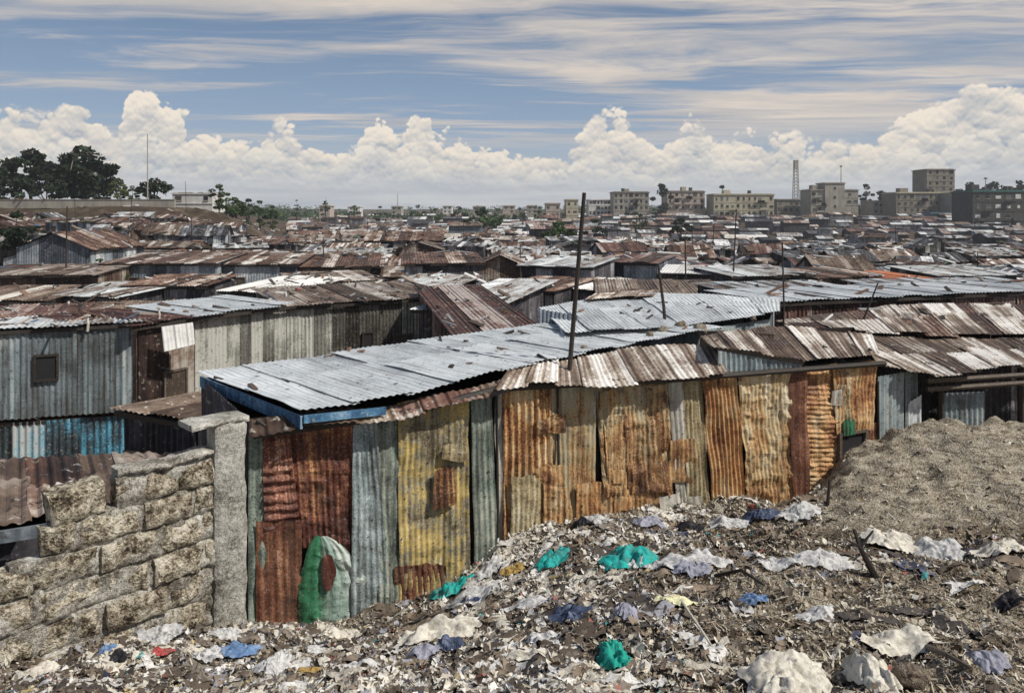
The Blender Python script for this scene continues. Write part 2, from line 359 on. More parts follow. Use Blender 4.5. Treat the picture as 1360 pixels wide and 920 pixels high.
# panels of the painted shack: a palette each
def pan(name, stops, **k):
    d = dict(grime=.6, grain=44, sx=22, sy=.8, con=4.2, sheet=.15, spots=.85, flecks=.30, fleck_col=(.46,.41,.34), big=2.6, w=(.38,.32,.30), bstr=.9); d.update(k)
    return metal(name, stops, **d)
OR = [(0,(.03,.016,.012)),(.25,(.15,.06,.03)),(.42,(.36,.165,.07)),(.56,(.54,.31,.13)),(.74,(.63,.46,.26)),(1,(.76,.67,.52))]
OL = [(0,(.07,.055,.03)),(.3,(.22,.17,.09)),(.5,(.36,.29,.165)),(.7,(.47,.40,.25)),(1,(.70,.65,.50))]
MAR = [(0,(.03,.012,.010)),(.35,(.10,.032,.025)),(.6,(.18,.07,.048)),(.8,(.36,.17,.11)),(1,(.62,.45,.36))]
YEL = [(0,(.09,.075,.055)),(.22,(.24,.19,.09)),(.38,(.31,.32,.29)),(.46,(.44,.32,.10)),(.68,(.56,.42,.16)),(.85,(.62,.50,.24)),(1,(.78,.70,.48))]
GRY = [(0,(.035,.04,.04)),(.3,(.13,.155,.155)),(.5,(.22,.265,.27)),(.7,(.33,.40,.41)),(1,(.60,.66,.66))]
GRN = [(0,(.04,.05,.045)),(.3,(.13,.165,.14)),(.5,(.22,.27,.23)),(.75,(.35,.37,.31)),(1,(.55,.55,.46))]
M['p_mar'] = pan('maroon_crumpled_sheet', MAR, fleck_col=(.42,.30,.27), flecks=.25)
M['p_rm'] = pan('orange_to_maroon_sheet', [(0,(.035,.012,.010)),(.3,(.10,.034,.024)),(.5,(.19,.068,.038)),(.7,(.38,.18,.085)),(1,(.60,.40,.20))], vg=.25)
M['p_grey'] = pan('blue_grey_sheet', GRY)
M['p_yel'] = pan('peeling_yellow_sheet', YEL, con=4.6, big=2.2, w=(.5,.22,.28))
M['p_grn'] = pan('greenish_sheet', GRN)
M['p_or'] = pan('bright_rust_sheet', OR, vg=.05)
M['p_or2'] = pan('rust_orange_sheet', OR, vg=-.02, con=3)
M['p_olor'] = pan('olive_to_rust_sheet', [(0,(.07,.03,.018)),(.25,(.27,.13,.055)),(.42,(.44,.28,.13)),(.57,(.46,.38,.23)),(.78,(.33,.30,.22)),(1,(.62,.58,.45))], vg=.35)
M['p_ol'] = pan('olive_beige_sheet', OL, vg=.0)
M['p_beor'] = pan('beige_orange_sheet', [(0,(.07,.03,.015)),(.27,(.27,.13,.055)),(.46,(.46,.28,.125)),(.65,(.54,.42,.24)),(1,(.72,.65,.49))], vg=.15, con=3)
M['p_brick'] = pan('red_brown_sheet', [(0,(.04,.015,.01)),(.4,(.13,.05,.03)),(.7,(.25,.115,.065)),(1,(.5,.3,.2))])
M['p_paint'] = pan('green_painted_sheet', [(0,(.02,.06,.03)),(.25,(.03,.16,.075)),(.42,(.05,.21,.11)),(.55,(.20,.31,.25)),(.75,(.30,.41,.36)),(1,(.55,.62,.57))], con=1.5, big=3, flecks=.25, ug=1.7, uc=.27)
M['p_pale'] = pan('pale_sheet', [(0,(.2,.18,.15)),(.4,(.42,.40,.35)),(.7,(.58,.56,.50)),(1,(.75,.73,.68))], con=2)
M['oval'] = pan('red_oval_paint', [(0,(.03,.012,.01)),(.5,(.11,.035,.025)),(1,(.26,.12,.08))], con=2.6)

# ------------------------------------------------------------------ corrugated sheet
def sheet_grid(p00, p10, p01, p11, pitch=.09, amp=.011, rows=10, dent=.012, seed=0, jag0=0.0, jag1=0.0, horiz=False, crumple=0.0, per=6):
    """bilinear sheet: u from p00 to p10, v from p00 to p01; corrugations run along v. returns array, uv"""
    p00, p10, p01, p11 = [np.array(p, float) for p in (p00, p10, p01, p11)]
    w = np.linalg.norm(p10-p00)*.5+np.linalg.norm(p11-p01)*.5; h = np.linalg.norm(p01-p00)*.5+np.linalg.norm(p11-p10)*.5
    if horiz: nc = 12; rows = max(6, int(h/pitch*per))
    else: nc = max(3, int(w/pitch*per))
    u = np.linspace(0, 1, nc+1)[None, :]; v = np.linspace(0, 1, rows+1)[:, None]
    U = u+0*v; V = v+0*u
    r0 = fbm(U*w/.18+seed*3.1, U*0+seed, 3, seed)*jag0*2; r1 = fbm(U*w/.18+seed*5.7, U*0+seed+9, 3, seed+3)*jag1*2
    V2 = V+(1-V)*r0/h+V*r1/h
    pts = ((1-U)*(1-V2))[..., None]*p00+(U*(1-V2))[..., None]*p10+((1-U)*V2)[..., None]*p01+(U*V2)[..., None]*p11
    n = np.cross(p10-p00, p01-p00); n /= np.linalg.norm(n)
    ph = (V2*h if horiz else U*w)*2*math.pi/pitch
    d = amp*np.sin(ph+1.5*fbm(U*w*2+seed, V2*h*2, 2, seed+8)*(3 if crumple else .6))
    d = d+dent*2*fbm(U*w*2.2+seed*7, V2*h*2.2+seed, 3, seed+1)
    if crumple: d = d*1.0+crumple*(ridge(U*w*4+seed, V2*h*5, 3, seed+5)-.6)
    pts = pts+d[..., None]*n
    uv = np.stack([U*w, V2*h], -1)
    return pts, uv

# ------------------------------------------------------------------ generic shack in local coordinates
PITCH = .12
def panel_wall(mb, a, b_, zt0, zt1, seed, corr, z0=0.0, pw=(.6, 1.0)):
    """wall from a to b (xy), its top running from zt0 to zt1, as butted vertical sheets of uneven width"""
    r = random.Random(seed); a = Vector(a); b_ = Vector(b_); L = (b_-a).length; d = (b_-a)/L; n = Vector((d.y, -d.x))
    s = 0.0
    while s < L-.01:
        w = min(r.uniform(*pw), L-s)
        if L-s-w < .25: w = L-s
        off = r.uniform(0, .025); c = r.random()
        q0 = a+d*s+n*off; q1 = a+d*(s+w+.0)+n*off
        t0 = zt0+(zt1-zt0)*s/L; t1 = zt0+(zt1-zt0)*(s+w)/L
        if corr:
            arr, uv = sheet_grid((q0.x,q0.y,z0), (q1.x,q1.y,z0), (q0.x,q0.y,t0), (q1.x,q1.y,t1), PITCH, .014, 4, .012, r.randrange(999), .03, .0, per=5)
            uv[..., 0] += s; mb.grid(arr, uv, c)
        else:
            mb.face([(q0.x,q0.y,z0),(q1.x,q1.y,z0),(q1.x,q1.y,t1),(q0.x,q0.y,t0)], [(s,z0),(s+w,z0),(s+w,t1),(s,t0)], c)
        s += w
def roof_slope(mb, e0, e1, r0, r1, seed, corr, sw=(.7, .95), jag=.10):
    """roof slope from the eave e0-e1 up to r0-r1 as lapped sheets"""
    r = random.Random(seed); e0, e1, r0, r1 = map(Vector, (e0, e1, r0, r1)); L = (e1-e0).length; s = 0.0; k = 0
    up = (e1-e0).cross(r0-e0).normalized()
    if up.z < 0: up = -up
    while s < L-.02:
        w = min(r.uniform(*sw), L-s)
        if L-s-w < .25: w = L-s
        f0 = s/L; f1 = min(1.0, (s+w+(.04 if s+w < L-.01 else 0))/L)
        lift = up*(.012+(k % 2)*.022+r.uniform(0, .012)); c = min(1, max(0, r.gauss(.5, .26)))
        a = e0.lerp(e1, f0)+lift; b_ = e0.lerp(e1, f1)+lift; cc = r0.lerp(r1, f1)+lift; dd = r0.lerp(r1, f0)+lift
        j = r.uniform(-jag, jag); sl = (dd-a).normalized()
        a = a-sl*(j+.02); b_ = b_-sl*(j+.02+r.uniform(-.03,.03))
        h = (dd-a).length
        if corr:
            arr, uv = sheet_grid(a, b_, dd, cc, PITCH, .013, 5, .012, r.randrange(999), .02, .0, per=5)
            uv[..., 0] += s; mb.grid(arr, uv, c)
        else:
            mb.face([a, b_, cc, dd], [(s,0),(s+w,0),(s+w,h),(s,h)], c)
            # folded lower edge, so the sheet has a visible thickness
            dn = Vector((0,0,-.035)); mb.face([a+dn, b_+dn, b_, a], [(s,-.03),(s+w,-.03),(s+w,0),(s,0)], c)
        s += w; k += 1
def opening(root, kind, x, y, z0, w, h, out=-1, m=None):
    """a door or window with a frame, standing 3 cm proud of the wall plane y (out=-1: towards -y)"""
    mb = MB(); fr = .05
    y0, y1 = sorted((y+out*.035, y+out*.075))
    if kind == 'door':
        mb.box((x-w/2, y0, z0), (x+w/2, y1, z0+h), .4); o = mb.build('door', m or M['wood'], root)
    else:
        mb.box((x-w/2, y0, z0), (x+w/2, y1, z0+h), .4); o = mb.build('window', M['hole'], root)
    f = MB(); y0, y1 = sorted((y+out*.03, y+out*.11))
    f.box((x-w/2-fr, y0, z0), (x-w/2, y1, z0+h+fr)); f.box((x+w/2, y0, z0), (x+w/2+fr, y1, z0+h+fr)); f.box((x-w/2, y0, z0+h), (x+w/2, y1, z0+h+fr))
    if kind != 'door': f.box((x-w/2-fr, y0, z0-fr), (x+w/2+fr, y1, z0))
    f.build('frame', M['wood' if kind == 'door' else 'pole'], o)
    return o
def gen_shack(root, w, dp, hf, hb, hr=None, seed=0, roofm=None, wallm=None, corr=False, over=.22, end=False, roof=True, doors=(), windows=(), beams=True, pw=(.6,1.0)):
    """front runs 0..w along x at y=0; depth dp; eave heights hf, hb; ridge hr (gable) or None (mono pitch)"""
    wb = MB()
    panel_wall(wb, (0,0), (w,0), hf, hf, seed+1, corr, pw=pw)
    panel_wall(wb, (w,dp), (0,dp), hb, hb, seed+2, False)
    if hr is None:
        panel_wall(wb, (w,0), (w,dp), hf, hb, seed+3, corr, pw=pw); panel_wall(wb, (0,dp), (0,0), hb, hf, seed+4, corr, pw=pw)
    else:
        for xx, sd in ((w, 3), (0, 4)):
            if sd == 3: panel_wall(wb, (w,0), (w,dp/2), hf, hr, seed+3, corr, pw=pw); panel_wall(wb, (w,dp/2), (w,dp), hr, hb, seed+5, corr, pw=pw)
            else: panel_wall(wb, (0,dp), (0,dp/2), hb, hr, seed+4, corr, pw=pw); panel_wall(wb, (0,dp/2), (0,0), hr, hf, seed+6, corr, pw=pw)
    wall = wb.build('wall', wallm, root)
    rb = MB(); o = over; so = random.Random(seed).uniform(.15, .35)
    if roof:
        if hr is None:
            sl = (hb-hf)/dp
            roof_slope(rb, (-so,-o,hf-sl*o+.03), (w+so,-o,hf-sl*o+.03), (-so,dp+o,hb+sl*o+.03), (w+so,dp+o,hb+sl*o+.03), seed+9, corr)
        else:
            s1 = (hr-hf)/(dp/2); s2 = (hr-hb)/(dp/2)
            roof_slope(rb, (-so,-o,hf-s1*o+.03), (w+so,-o,hf-s1*o+.03), (-so,dp/2,hr+.05), (w+so,dp/2,hr+.05), seed+9, corr)
            roof_slope(rb, (-so,dp+o,hb-s2*o+.03), (w+so,dp+o,hb-s2*o+.03), (-so,dp/2,hr+.05), (w+so,dp/2,hr+.05), seed+10, corr)
        rf = rb.build('roof', roofm, root)
        if beams:
            bb = MB()
            if hr is None: bb.box((-so+.02, -o+.04, hf-((hb-hf)/dp)*o-.09), (w+so-.02, -o+.10, hf-((hb-hf)/dp)*o-.01))
            else:
                bb.box((-so+.02, -o+.05, hf-((hr-hf)/(dp/2))*o-.09), (w+so-.02, -o+.10, hf-((hr-hf)/(dp/2))*o-.01))
            bb.build('eave_beam', M['pole'], root)
    for (x, dw, dh) in doors: opening(root, 'door', x, 0, 0.03, dw, dh)
    for (x, z, ww, wh) in windows: opening(root, 'window', x, 0, z, ww, wh)
    return root

def line_shack(label, p1, p2, dp, zf, zb, zr=None, zg=None, name='shack', cat='shack', **k):
    """a shack whose front wall runs from p1 to p2, each (photo px, distance)"""
    a = Vector(((p1[0]-HX)/F*p1[1], p1[1])); b_ = Vector(((p2[0]-HX)/F*p2[1], p2[1]))
    d = b_-a; w = d.length; ang = math.atan2(d.y, d.x)
    n = Vector((-d.y, d.x))/w; c = (a+b_)/2+n*dp/2
    if zg is None: zg = float(min(H(a.x, a.y, False), H(b_.x, b_.y, False), H(c.x, c.y, False)))-.15
    r = empty(name, (a.x, a.y, zg), ang, label, cat, k.pop('group', None))
    gen_shack(r, w, dp, zf-zg, zb-zg, None if zr is None else zr-zg, **k)
    return r

# ================================================================== GROUND (one sheet out to the horizon)
def axis(fine0, fine1, step, far0, far1, g=1.09):
    a = list(np.arange(fine0, fine1+1e-6, step)); s = step
    while a[-1] < far1: s *= g; a.append(a[-1]+s)
    s = step
    while a[0] > far0: s *= g; a.insert(0, a[0]-s)
    return np.array(a)
gx = axis(-6.2, 7.6, .05, -1500, 1500); gy = axis(2.6, 11.2, .05, -60, 1500, 1.06)
GX, GY = np.meshgrid(gx, gy); GZ = H(GX, GY)
def grid_mesh(name, X, Y, Z, mat):
    R, C = X.shape; v = np.stack([X, Y, Z], -1).reshape(-1, 3).astype(np.float32)
    i = (np.arange(R-1)[:, None]*C+np.arange(C-1)[None, :]).ravel()
    f = np.stack([i, i+1, i+C+1, i+C], -1).astype(np.int32)
    me = bpy.data.meshes.new(name); me.vertices.add(len(v)); me.vertices.foreach_set('co', v.ravel())
    me.loops.add(f.size); me.loops.foreach_set('vertex_index', f.ravel())
    me.polygons.add(len(f)); me.polygons.foreach_set('loop_start', np.arange(0, f.size, 4, dtype=np.int32))
    me.polygons.foreach_set('use_smooth', np.ones(len(f), dtype=bool))
    me.update(calc_edges=True); me.materials.append(mat)
    o = bpy.data.objects.new(name, me); COL.objects.link(o); return o
tag(grid_mesh('ground', GX, GY, GZ, M['ground']), kind='structure')

def hit(px, py):
    D = np.arange(2.5, 14, .01); x = (px-HX)/F*D; z = -(py-HY)/F*D; h = H(x, D)
    k = np.argmax(z < h)
    return float(D[k]) if z[k] < h[k] else 12.0

# ================================================================== PAINTED SHACK
def wa(px):
    u = (px-HX)/F; return (u*W0[1]-W0[0])/(WD[0]-u*WD[1])
def wp(px, py, off=0.0):
    """point on the front wall plane seen at px,py, moved off metres out of the wall"""
    a = wa(px); x = W0[0]+a*WD[0]; y = W0[1]+a*WD[1]; z = -(py-HY)/F*y
    return (x-WN[0]*off, y-WN[1]*off, z)
C0 = Vector((W0[0], W0[1], -4.35))
shack = empty('painted_shack', C0, 0, 'long shack of rust-orange and yellow iron sheets under a bright silver roof', 'shack')
def rel(p): return tuple(Vector(p)-C0)
def relarr(a): return a-np.array(C0)[None, None, :]
pid = [0]
def wpanel(tl, tr, br, bl, mat, off=.0, label=None, dome=False, **k):
    pid[0] += 1; s = pid[0]
    if abs(tr[0]-tl[0]) > 30: tl = (tl[0]+2, tl[1]); bl = (bl[0]+2, bl[1]); tr = (tr[0]-2, tr[1]); br = (br[0]-2, br[1])
    a = [wp(*bl, off), wp(*br, off), wp(*tl, off), wp(*tr, off)]
    d = dict(pitch=.066, amp=.0062, rows=40, dent=.045, seed=s*13, jag0=.05, jag1=.03); d.update(k)
    arr, uv = sheet_grid(*a, **d); uv = uv+np.array([s*3.7, 0])
    if dome:
        R_, C_ = arr.shape[:2]
        for r_ in range(R_):
            v_ = r_/(R_-1); k_ = 1 if v_ < .45 else math.sqrt(max(.02, 1-((v_-.45)/.56)**2)); k_ *= 1+.35*float(fbm(np.array(v_*5.0), np.array(3.3), 3, 8)); c_ = arr[r_, int(C_*.32)].copy(); arr[r_] = c_+(arr[r_]-c_)*k_
    mb = MB(); mb.grid(relarr(arr), uv, random.Random(s).random()); o = mb.build('metal_sheet', M[mat], shack, solid=.003)
    if label: o['label'] = label
    return o
# back wall plane (dark backing added so gaps between sheets read as shade), closed round the shack
mb = MB()
per = [(W0[0], W0[1]), (W1[0], W1[1]), (5.9, 13.0), (2.2, 12.4), (.3, 12.3), (-3.85, 9.35)]
for i in range(len(per)):
    a = np.array(per[i]); b_ = np.array(per[(i+1) % len(per)])
    if i == 0: a = a+WN*.07; b_ = b_+WN*.07
    tz = (-2.1, -2.13) if i == 0 else (-2.13, -1.98) if i == 1 else (-1.98, -1.98) if i < 4 else (-1.98,-2.06) if i==4 else (-2.06,-2.08)
    if i == 5: continue
    mb.face([rel((*a, -5.3)), rel((*b_, -5.3)), rel((*b_, tz[1])), rel((*a, tz[0]))], [(0,0),(3,0),(3,2),(0,2)], .3)
mb.build('board_wall', M['pole'], shack)
# left end wall, painted blue
arr, uv = sheet_grid((per[5][0],per[5][1],-5.3), (W0[0]-.02,W0[1]+.02,-5.3), (per[5][0],per[5][1],-2.06), (W0[0]-.02,W0[1]+.02,-2.1), .1, .012, 6, .01, 5)
mb = MB(); mb.grid(relarr(arr), uv, .5); mb.build('end_wall', M['wdark'], shack, solid=.004)
#          top-left    top-right   bot-right   bot-left
wpanel((330,560),(352,560),(356,850),(330,850),'p_grn', .0, pitch=.1)
wpanel((346,572),(384,566),(401,700),(349,702),'p_mar', .035, 'maroon sheet with its ribs lying flat, badly crumpled', horiz=True, crumple=.07, pitch=.10, amp=.016)
wpanel((338,690),(402,690),(404,860),(338,855),'p_brick', .015, 'brown and ochre sheet at the foot of the wall', pitch=.1, crumple=.02)
wpanel((378,560),(470,548),(472,742),(392,722),'p_rm', .02, 'sheet fading from orange to maroon', crumple=.07)
wpanel((398,708),(478,712),(500,850),(390,860),'p_paint', .045, 'torn sheet painted green with a red-brown oval', dome=True, crumple=.06, pitch=.12, amp=.006, jag1=.05)
wpanel((466,552),(500,548),(520,850),(462,850),'p_grey', .055, 'blue-grey sheet', crumple=.012)
wpanel((496,550),(534,545),(530,845),(500,845),'p_grn', .02, crumple=.02)
wpanel((526,536),(624,520),(624,790),(526,815),'p_yel', .03, 'sheet of peeling yellow paint over grey', crumple=.035, jag0=.02)
wpanel((520,752),(592,748),(600,830),(524,830),'p_brick', .06, 'red-brown scrap sheet', crumple=.03, jag1=.08)
wpanel((621,522),(652,516),(664,775),(628,790),'p_grn', .055, 'narrow greenish grey sheet')
wpanel((656,512),(668,510),(672,770),(660,775),'p_pale', .02)
wpanel((664,512),(732,503),(738,740),(664,760),'p_or', .05, 'bright rust sheet with sharp ribs', amp=.018, pitch=.085)
wpanel((728,508),(792,512),(794,722),(736,730),'p_olor', .015, 'olive sheet turning to rust at its foot', crumple=.02)
wpanel((760,640),(840,635),(842,720),(762,722),'p_or2', .035, crumple=.02)
wpanel((788,512),(888,504),(896,690),(800,690),'p_beor', .02, crumple=.02)
wpanel((790,516),(886,508),(892,650),(796,656),'p_olor', .065, 'dented sheet with dark pits, hung over the others', crumple=.07, jag0=.03)
wpanel((884,505),(904,502),(912,690),(898,695),'p_pale', .05, 'narrow pale strip')
wpanel((900,500),(932,498),(942,672),(908,672),'p_ol', .03, crumple=.015)
wpanel((926,497),(976,492),(988,668),(940,672),'p_or2', .06, 'rust-orange sheet', amp=.014)
wpanel((974,494),(1048,490),(1052,680),(990,682),'p_beor', .04, 'crumpled beige and orange sheet', crumple=.09)
wpanel((1044,488),(1068,487),(1070,680),(1048,680),'p_brick', .07, 'narrow red-brown sheet', pitch=.11)
wpanel((1064,486),(1112,484),(1114,680),(1068,680),'p_or2', .03, 'crumpled rust sheet with its ribs lying flat', horiz=True, crumple=.08)
wpanel((1100,486),(1162,478),(1158,568),(1104,576),'p_or2', .055, crumple=.04)
wpanel((1146,560),(1162,558),(1160,680),(1148,680),'p_brick', .03)
wpanel((1108,600),(1150,596),(1152,690),(1110,690),'p_brick', .03)
# painted oval on the green sheet
arr, uv = sheet_grid(wp(428,780,.085), wp(446,774,.085), wp(422,732,.095), wp(440,728,.095), .12, .006, 10, .02, 77)
cx = arr.mean((0,1)); R_, C_ = arr.shape[:2]
mb = MB()
for r in range(R_):
    for q in range(C_):
        u = 2*q/(C_-1)-1; v = 2*r/(R_-1)-1; k = 1/max(1e-6, max(abs(u), abs(v)))*1.0
        l = math.hypot(u, v)
        if l > 0: arr[r, q] = cx+(arr[r, q]-cx)*(max(abs(u), abs(v))/l)*(1+.7*float(fbm(np.array(u/l*1.5+5), np.array(v/l*1.5), 3, 5)))
mb.grid(relarr(arr), uv, .5); mb.build('painted_oval', M['oval'], shack)
rp = random.Random(19)
for k in range(15):
    px = rp.uniform(345, 1140); D_ = W0[1]+wa(px)*WD[1]; wpx = rp.uniform(14, 46); hpx = rp.uniform(16, 95); f_ = (px-345)/800
    top = 560-70*f_; bot = 790-140*f_; y0 = rp.uniform(top+10, bot-hpx); sk = rp.uniform(-6, 6)
    if px < 500 and y0+hpx > 690: continue
    wpanel((px,y0),(px+wpx,y0+sk),(px+wpx+rp.uniform(-4,4),y0+hpx+sk),(px+rp.uniform(-4,4),y0+hpx), rp.choice(['p_ol','p_beor','p_or2','p_olor','p_grn'] if px > 500 else ['p_mar','p_grn','p_rm']), rp.uniform(.068,.08), crumple=rp.uniform(.02,.05), jag0=.05, jag1=.05)
# small white and pale patches along the foot of the wall
for (a, b_, c, d, m) in [((868,655),(900,650),(902,690),(870,694),'p_pale'), ((905,655),(925,655),(930,676),(908,680),'p_pale'),
                         ((1098,518),(1112,516),(1112,534),(1099,536),'p_pale')]:
    wpanel(a, b_, c, d, m, .09, crumple=.02, pitch=.12)
# window low in the wall with a shutter sheet
mb = MB(); p = wp(1128, 588, .02)
ang = math.atan2(WD[1], WD[0]); Mx = Matrix.Translation(Vector(rel(p))) @ Matrix.Rotation(ang, 4, 'Z')
mb.box((-.24,-.03,-.16), (.24,0,.16), M=Mx); wd = mb.build('window', M['hole'], shack)
mb = MB()
for q in (((-.27,-.07,-.19),(-.22,0,.19)), ((.22,-.07,-.19),(.27,0,.19)), ((-.22,-.07,.15),(.22,0,.19)), ((-.22,-.07,-.19),(.22,0,-.15))): mb.box(*q, M=Mx)
mb.build('frame', M['wood'], wd)
wpanel((1112,556),(1128,554),(1127,574),(1113,577),'p_paint', .10, 'small green shutter sheet')
# dark posts between sheets
for px in (657, 738, 1162):
    a = wp(px, 505, .05); b_ = wp(px+4, 800, .05)
    mb = MB(); mb.tube([rel(b_), rel(a)], .018, 6); mb.build('post', M['pole'], shack)
# dark eave beam, standing in for the shadow line under the roof
mb = MB(); pts = [wp(336,573,.13), wp(520,548,.13), wp(660,512,.13), wp(900,500,.13), wp(1165,480,.13)]
mb.tube([rel(p) for p in pts], .04, 6); mb.build('eave_beam', M['pole'], shack)

def lerp_poly(pts, t):
    pts = [np.array(p) for p in pts]; L = [0]
    for a, b_ in zip(pts, pts[1:]): L.append(L[-1]+np.linalg.norm(b_-a))
    s = t*L[-1]
    for i in range(len(pts)-1):
        if s <= L[i+1]+1e-9: return pts[i]+(pts[i+1]-pts[i])*(s-L[i])/(L[i+1]-L[i])
    return pts[-1]
def roof_sheets(root, front, back, n, mats, origin, seed=0, jag=.12, halves=1, pitch=.08, amp=.007, dent=.016, lift=.016, droop=0.0):
    r = random.Random(seed); front = [tuple(p) for p in front]; back = [tuple(p) for p in back]
    cuts = [0]+sorted((k+r.uniform(-.18,.18))/n for k in range(1, n))+[1]
    for k in range(n):
        t0, t1 = cuts[k], min(1, cuts[k+1]+.012)
        z = lift*(k % 2)+r.uniform(0, .012)
        m = r.choice(mats)
        f0, f1, b0, b1 = lerp_poly(front, t0), lerp_poly(front, t1), lerp_poly(back, t0), lerp_poly(back, t1)
        for q in (f0, f1, b0, b1): q += 0
        f0, f1, b0, b1 = [q+np.array([0,0,z]) for q in (f0, f1, b0, b1)]
        j = r.uniform(-jag, jag)/np.linalg.norm(b0-f0); f0 = f0-(b0-f0)*j; f1 = f1-(b1-f1)*(j+r.uniform(-.01,.01))
        cutsv = [0, 1] if halves == 1 else [0, .5+r.uniform(-.1,.1), 1]
        for h in range(len(cutsv)-1):
            v0, v1 = cutsv[h], min(1.0, cutsv[h+1]+(.04 if h < len(cutsv)-2 else 0))
            zz = np.array([0,0,-.02*h+.02])
            q00, q10, q01, q11 = f0+(b0-f0)*v0+zz, f1+(b1-f1)*v0+zz, f0+(b0-f0)*v1+zz, f1+(b1-f1)*v1+zz
            arr, uv = sheet_grid(q00, q10, q01, q11, pitch, amp, 14, dent, seed*100+k*7+h, .02, .0)
            uv = uv+np.array([k*1.3+seed, h*2.0])
            mb = MB(); mb.grid(arr-np.array(origin)[None,None,:], uv, min(1,max(0,r.gauss(.5,.25)))); mb.build('roof_sheet', M[m], root, solid=.003)
fr = [P(400,548,7.45), P(520,533,7.95), P(650,497,8.6), P(740,479,9.5), P(845,457,10.8), P(900,447,11.5), P(960,437,12.3)]
bk = [P(262,495,9.4), P(400,477,10.0), P(500,460,10.8), P(712,432,12.5), P(745,430,12.9), P(800,424,13.3), P(850,420,13.6)]
roof_sheets(shack, fr, bk, 13, ['silver'], C0, 3, .05, 2)
# rusted strip over the middle of the wall
fr = [P(655,513,8.45), P(690,508,8.6), P(755,509,8.8), P(805,510,8.97), P(850,505,9.15), P(900,500,9.35), P(962,494,9.62)]
bk = [P(676,493,8.85), P(700,489,9.1), P(752,481,9.6), P(800,472,10.15), P(850,463,10.6), P(900,458,10.8), P(950,463,10.6)]
fr = [p+Vector((.03,-.12,-.03)) for p in fr]
roof_sheets(shack, fr, bk, 9, ['stripe'], C0, 5, .06)
# rusted sheets over the right end, propped higher
fr = [P(945,462,9.75), P(1000,470,9.95), P(1060,482,10.2), P(1110,478,10.5), P(1168,473,10.75)]
bk = [P(930,448,10.9), P(975,443,11.5), P(1030,434,12.4), P(1100,441,12.6), P(1158,447,12.6)]
roof_sheets(shack, fr, bk, 8, ['stripe'], C0, 8, .08)
arr, uv = sheet_grid(wp(952,498,.03), wp(1064,488,.03), wp(952,465,.03), wp(1064,484,.03), .085, .012, 3, .006, 31)
mb = MB(); mb.grid(relarr(arr), uv, .5); mb.build('gable_sheet', M['wgrey'], shack)['label'] = 'dark ribbed infill under the propped roof'
# fascia boards, blue at the near left corner
def board(root, pts, h, th, mat, origin, name='fascia', label=None):
    mb = MB()
    for a, b_ in zip(pts, pts[1:]):
        a = Vector(a)-Vector(origin); b_ = Vector(b_)-Vector(origin); d = (b_-a); n = Vector((d.y, -d.x, 0)).normalized()*th
        q = [a, b_, b_-Vector((0,0,h)), a-Vector((0,0,h))]
        L = d.length
        mb.face([q[3]+n, q[2]+n, q[1]+n, q[0]+n], [(0,0),(L,0),(L,h),(0,h)]); mb.face([q[0], q[1], q[2], q[3]], [(0,h),(L,h),(L,0),(0,0)])
        mb.face([q[2], q[2]+n, q[3]+n, q[3]], [(0,0)]*4); mb.face([q[0]+n, q[1]+n, q[1], q[0]], [(0,0)]*4)
        mb.face([q[0], q[3], q[3]+n, q[0]+n], [(0,0)]*4); mb.face([q[1], q[1]+n, q[2]+n, q[2]], [(0,0)]*4)
    o = mb.build(name, M[mat], root)
    if label: o['label'] = label
    return o
board(shack, [P(268,499,9.30), P(402,552,7.50)],   .13, .025, 'navy', C0, label='blue painted fascia board')
board(shack, [P(403,551,7.50), P(512,540,7.93)], .08, .02, 'navy', C0, label='blue painted fascia board')
# lower lip of pale iron under the fascia
fr = [wp(330,574,.30), wp(400,561,.30), wp(524,551,.30)]; bk = [wp(330,560,.02), wp(400,551,.02), wp(524,541,.02)]
roof_sheets(shack, fr, bk, 3, ['tan','stripe'], C0, 12, .04)
fr = [wp(522,552,.26), wp(590,536,.24), wp(668,517,.24)]; bk = [wp(522,541,.02), wp(590,525,.02), wp(668,507,.02)]
roof_sheets(shack, fr, bk, 4, ['tan','rustd','stripe'], C0, 14, .05)

# ---- the shack behind with the second silver roof
o2 = Vector((.6, 10.9, -5.2))
sh2 = empty('silver_roofed_shack', o2, 0, 'shack just behind the painted shack, under a broad pale silver roof carrying a thin pole', 'shack')
fr = [P(752,449,10.95), P(800,446,11.3), P(860,443,11.6), P(905,441,12.2), P(1036,420,13.6)]
bk = [P(716,411,14.4), P(775,402,15.4), P(860,391,17.0), P(945,393,16.4), P(1036,401,15.6)]
fr = [p+Vector((0,0,.05)) for p in fr]; bk = [p+Vector((0,0,.03)) for p in bk]
roof_sheets(sh2, fr, bk, 10, ['silver'], o2, 21, .05, 2)
mb = MB()
pw_ = [(.85,11.25),(2.5,12.1),(4.7,13.75),(5.4,15.5),(3.1,16.7),(.6,14.3)]
for i in range(6):
    a, b_ = pw_[i], pw_[(i+1) % 6]; panel_wall(mb, (a[0]-o2.x,a[1]-o2.y), (b_[0]-o2.x,b_[1]-o2.y), 3.25, 3.25, 40+i, False)
mb.build('wall', M['wgrey'], sh2)
board(sh2, [P(716,411,14.35), P(745,428,12.2), P(752,448,10.98)], .10, .03, 'silver', o2)
arr, uv = sheet_grid(P(716,432,12.7), P(768,442,11.9), P(716,410,13.1), P(770,420,12.4), .1, .01, 4, .01, 71)
mb = MB(); mb.grid(arr-np.array(o2)[None,None,:], uv, .5); mb.build('roof_upstand', M['wblue'], sh2, solid=.004)
mb = MB()
# ochre-rusted sheets at its back edge
fr = [P(775,404,15.0), P(868,398,15.9)]; bk = [P(790,394,17.2), P(880,388,18.0)]
roof_sheets(sh2, [p+Vector((0,0,.06)) for p in fr], [p+Vector((0,0,.04)) for p in bk], 3, ['stripe','tan'], o2, 23, .05)

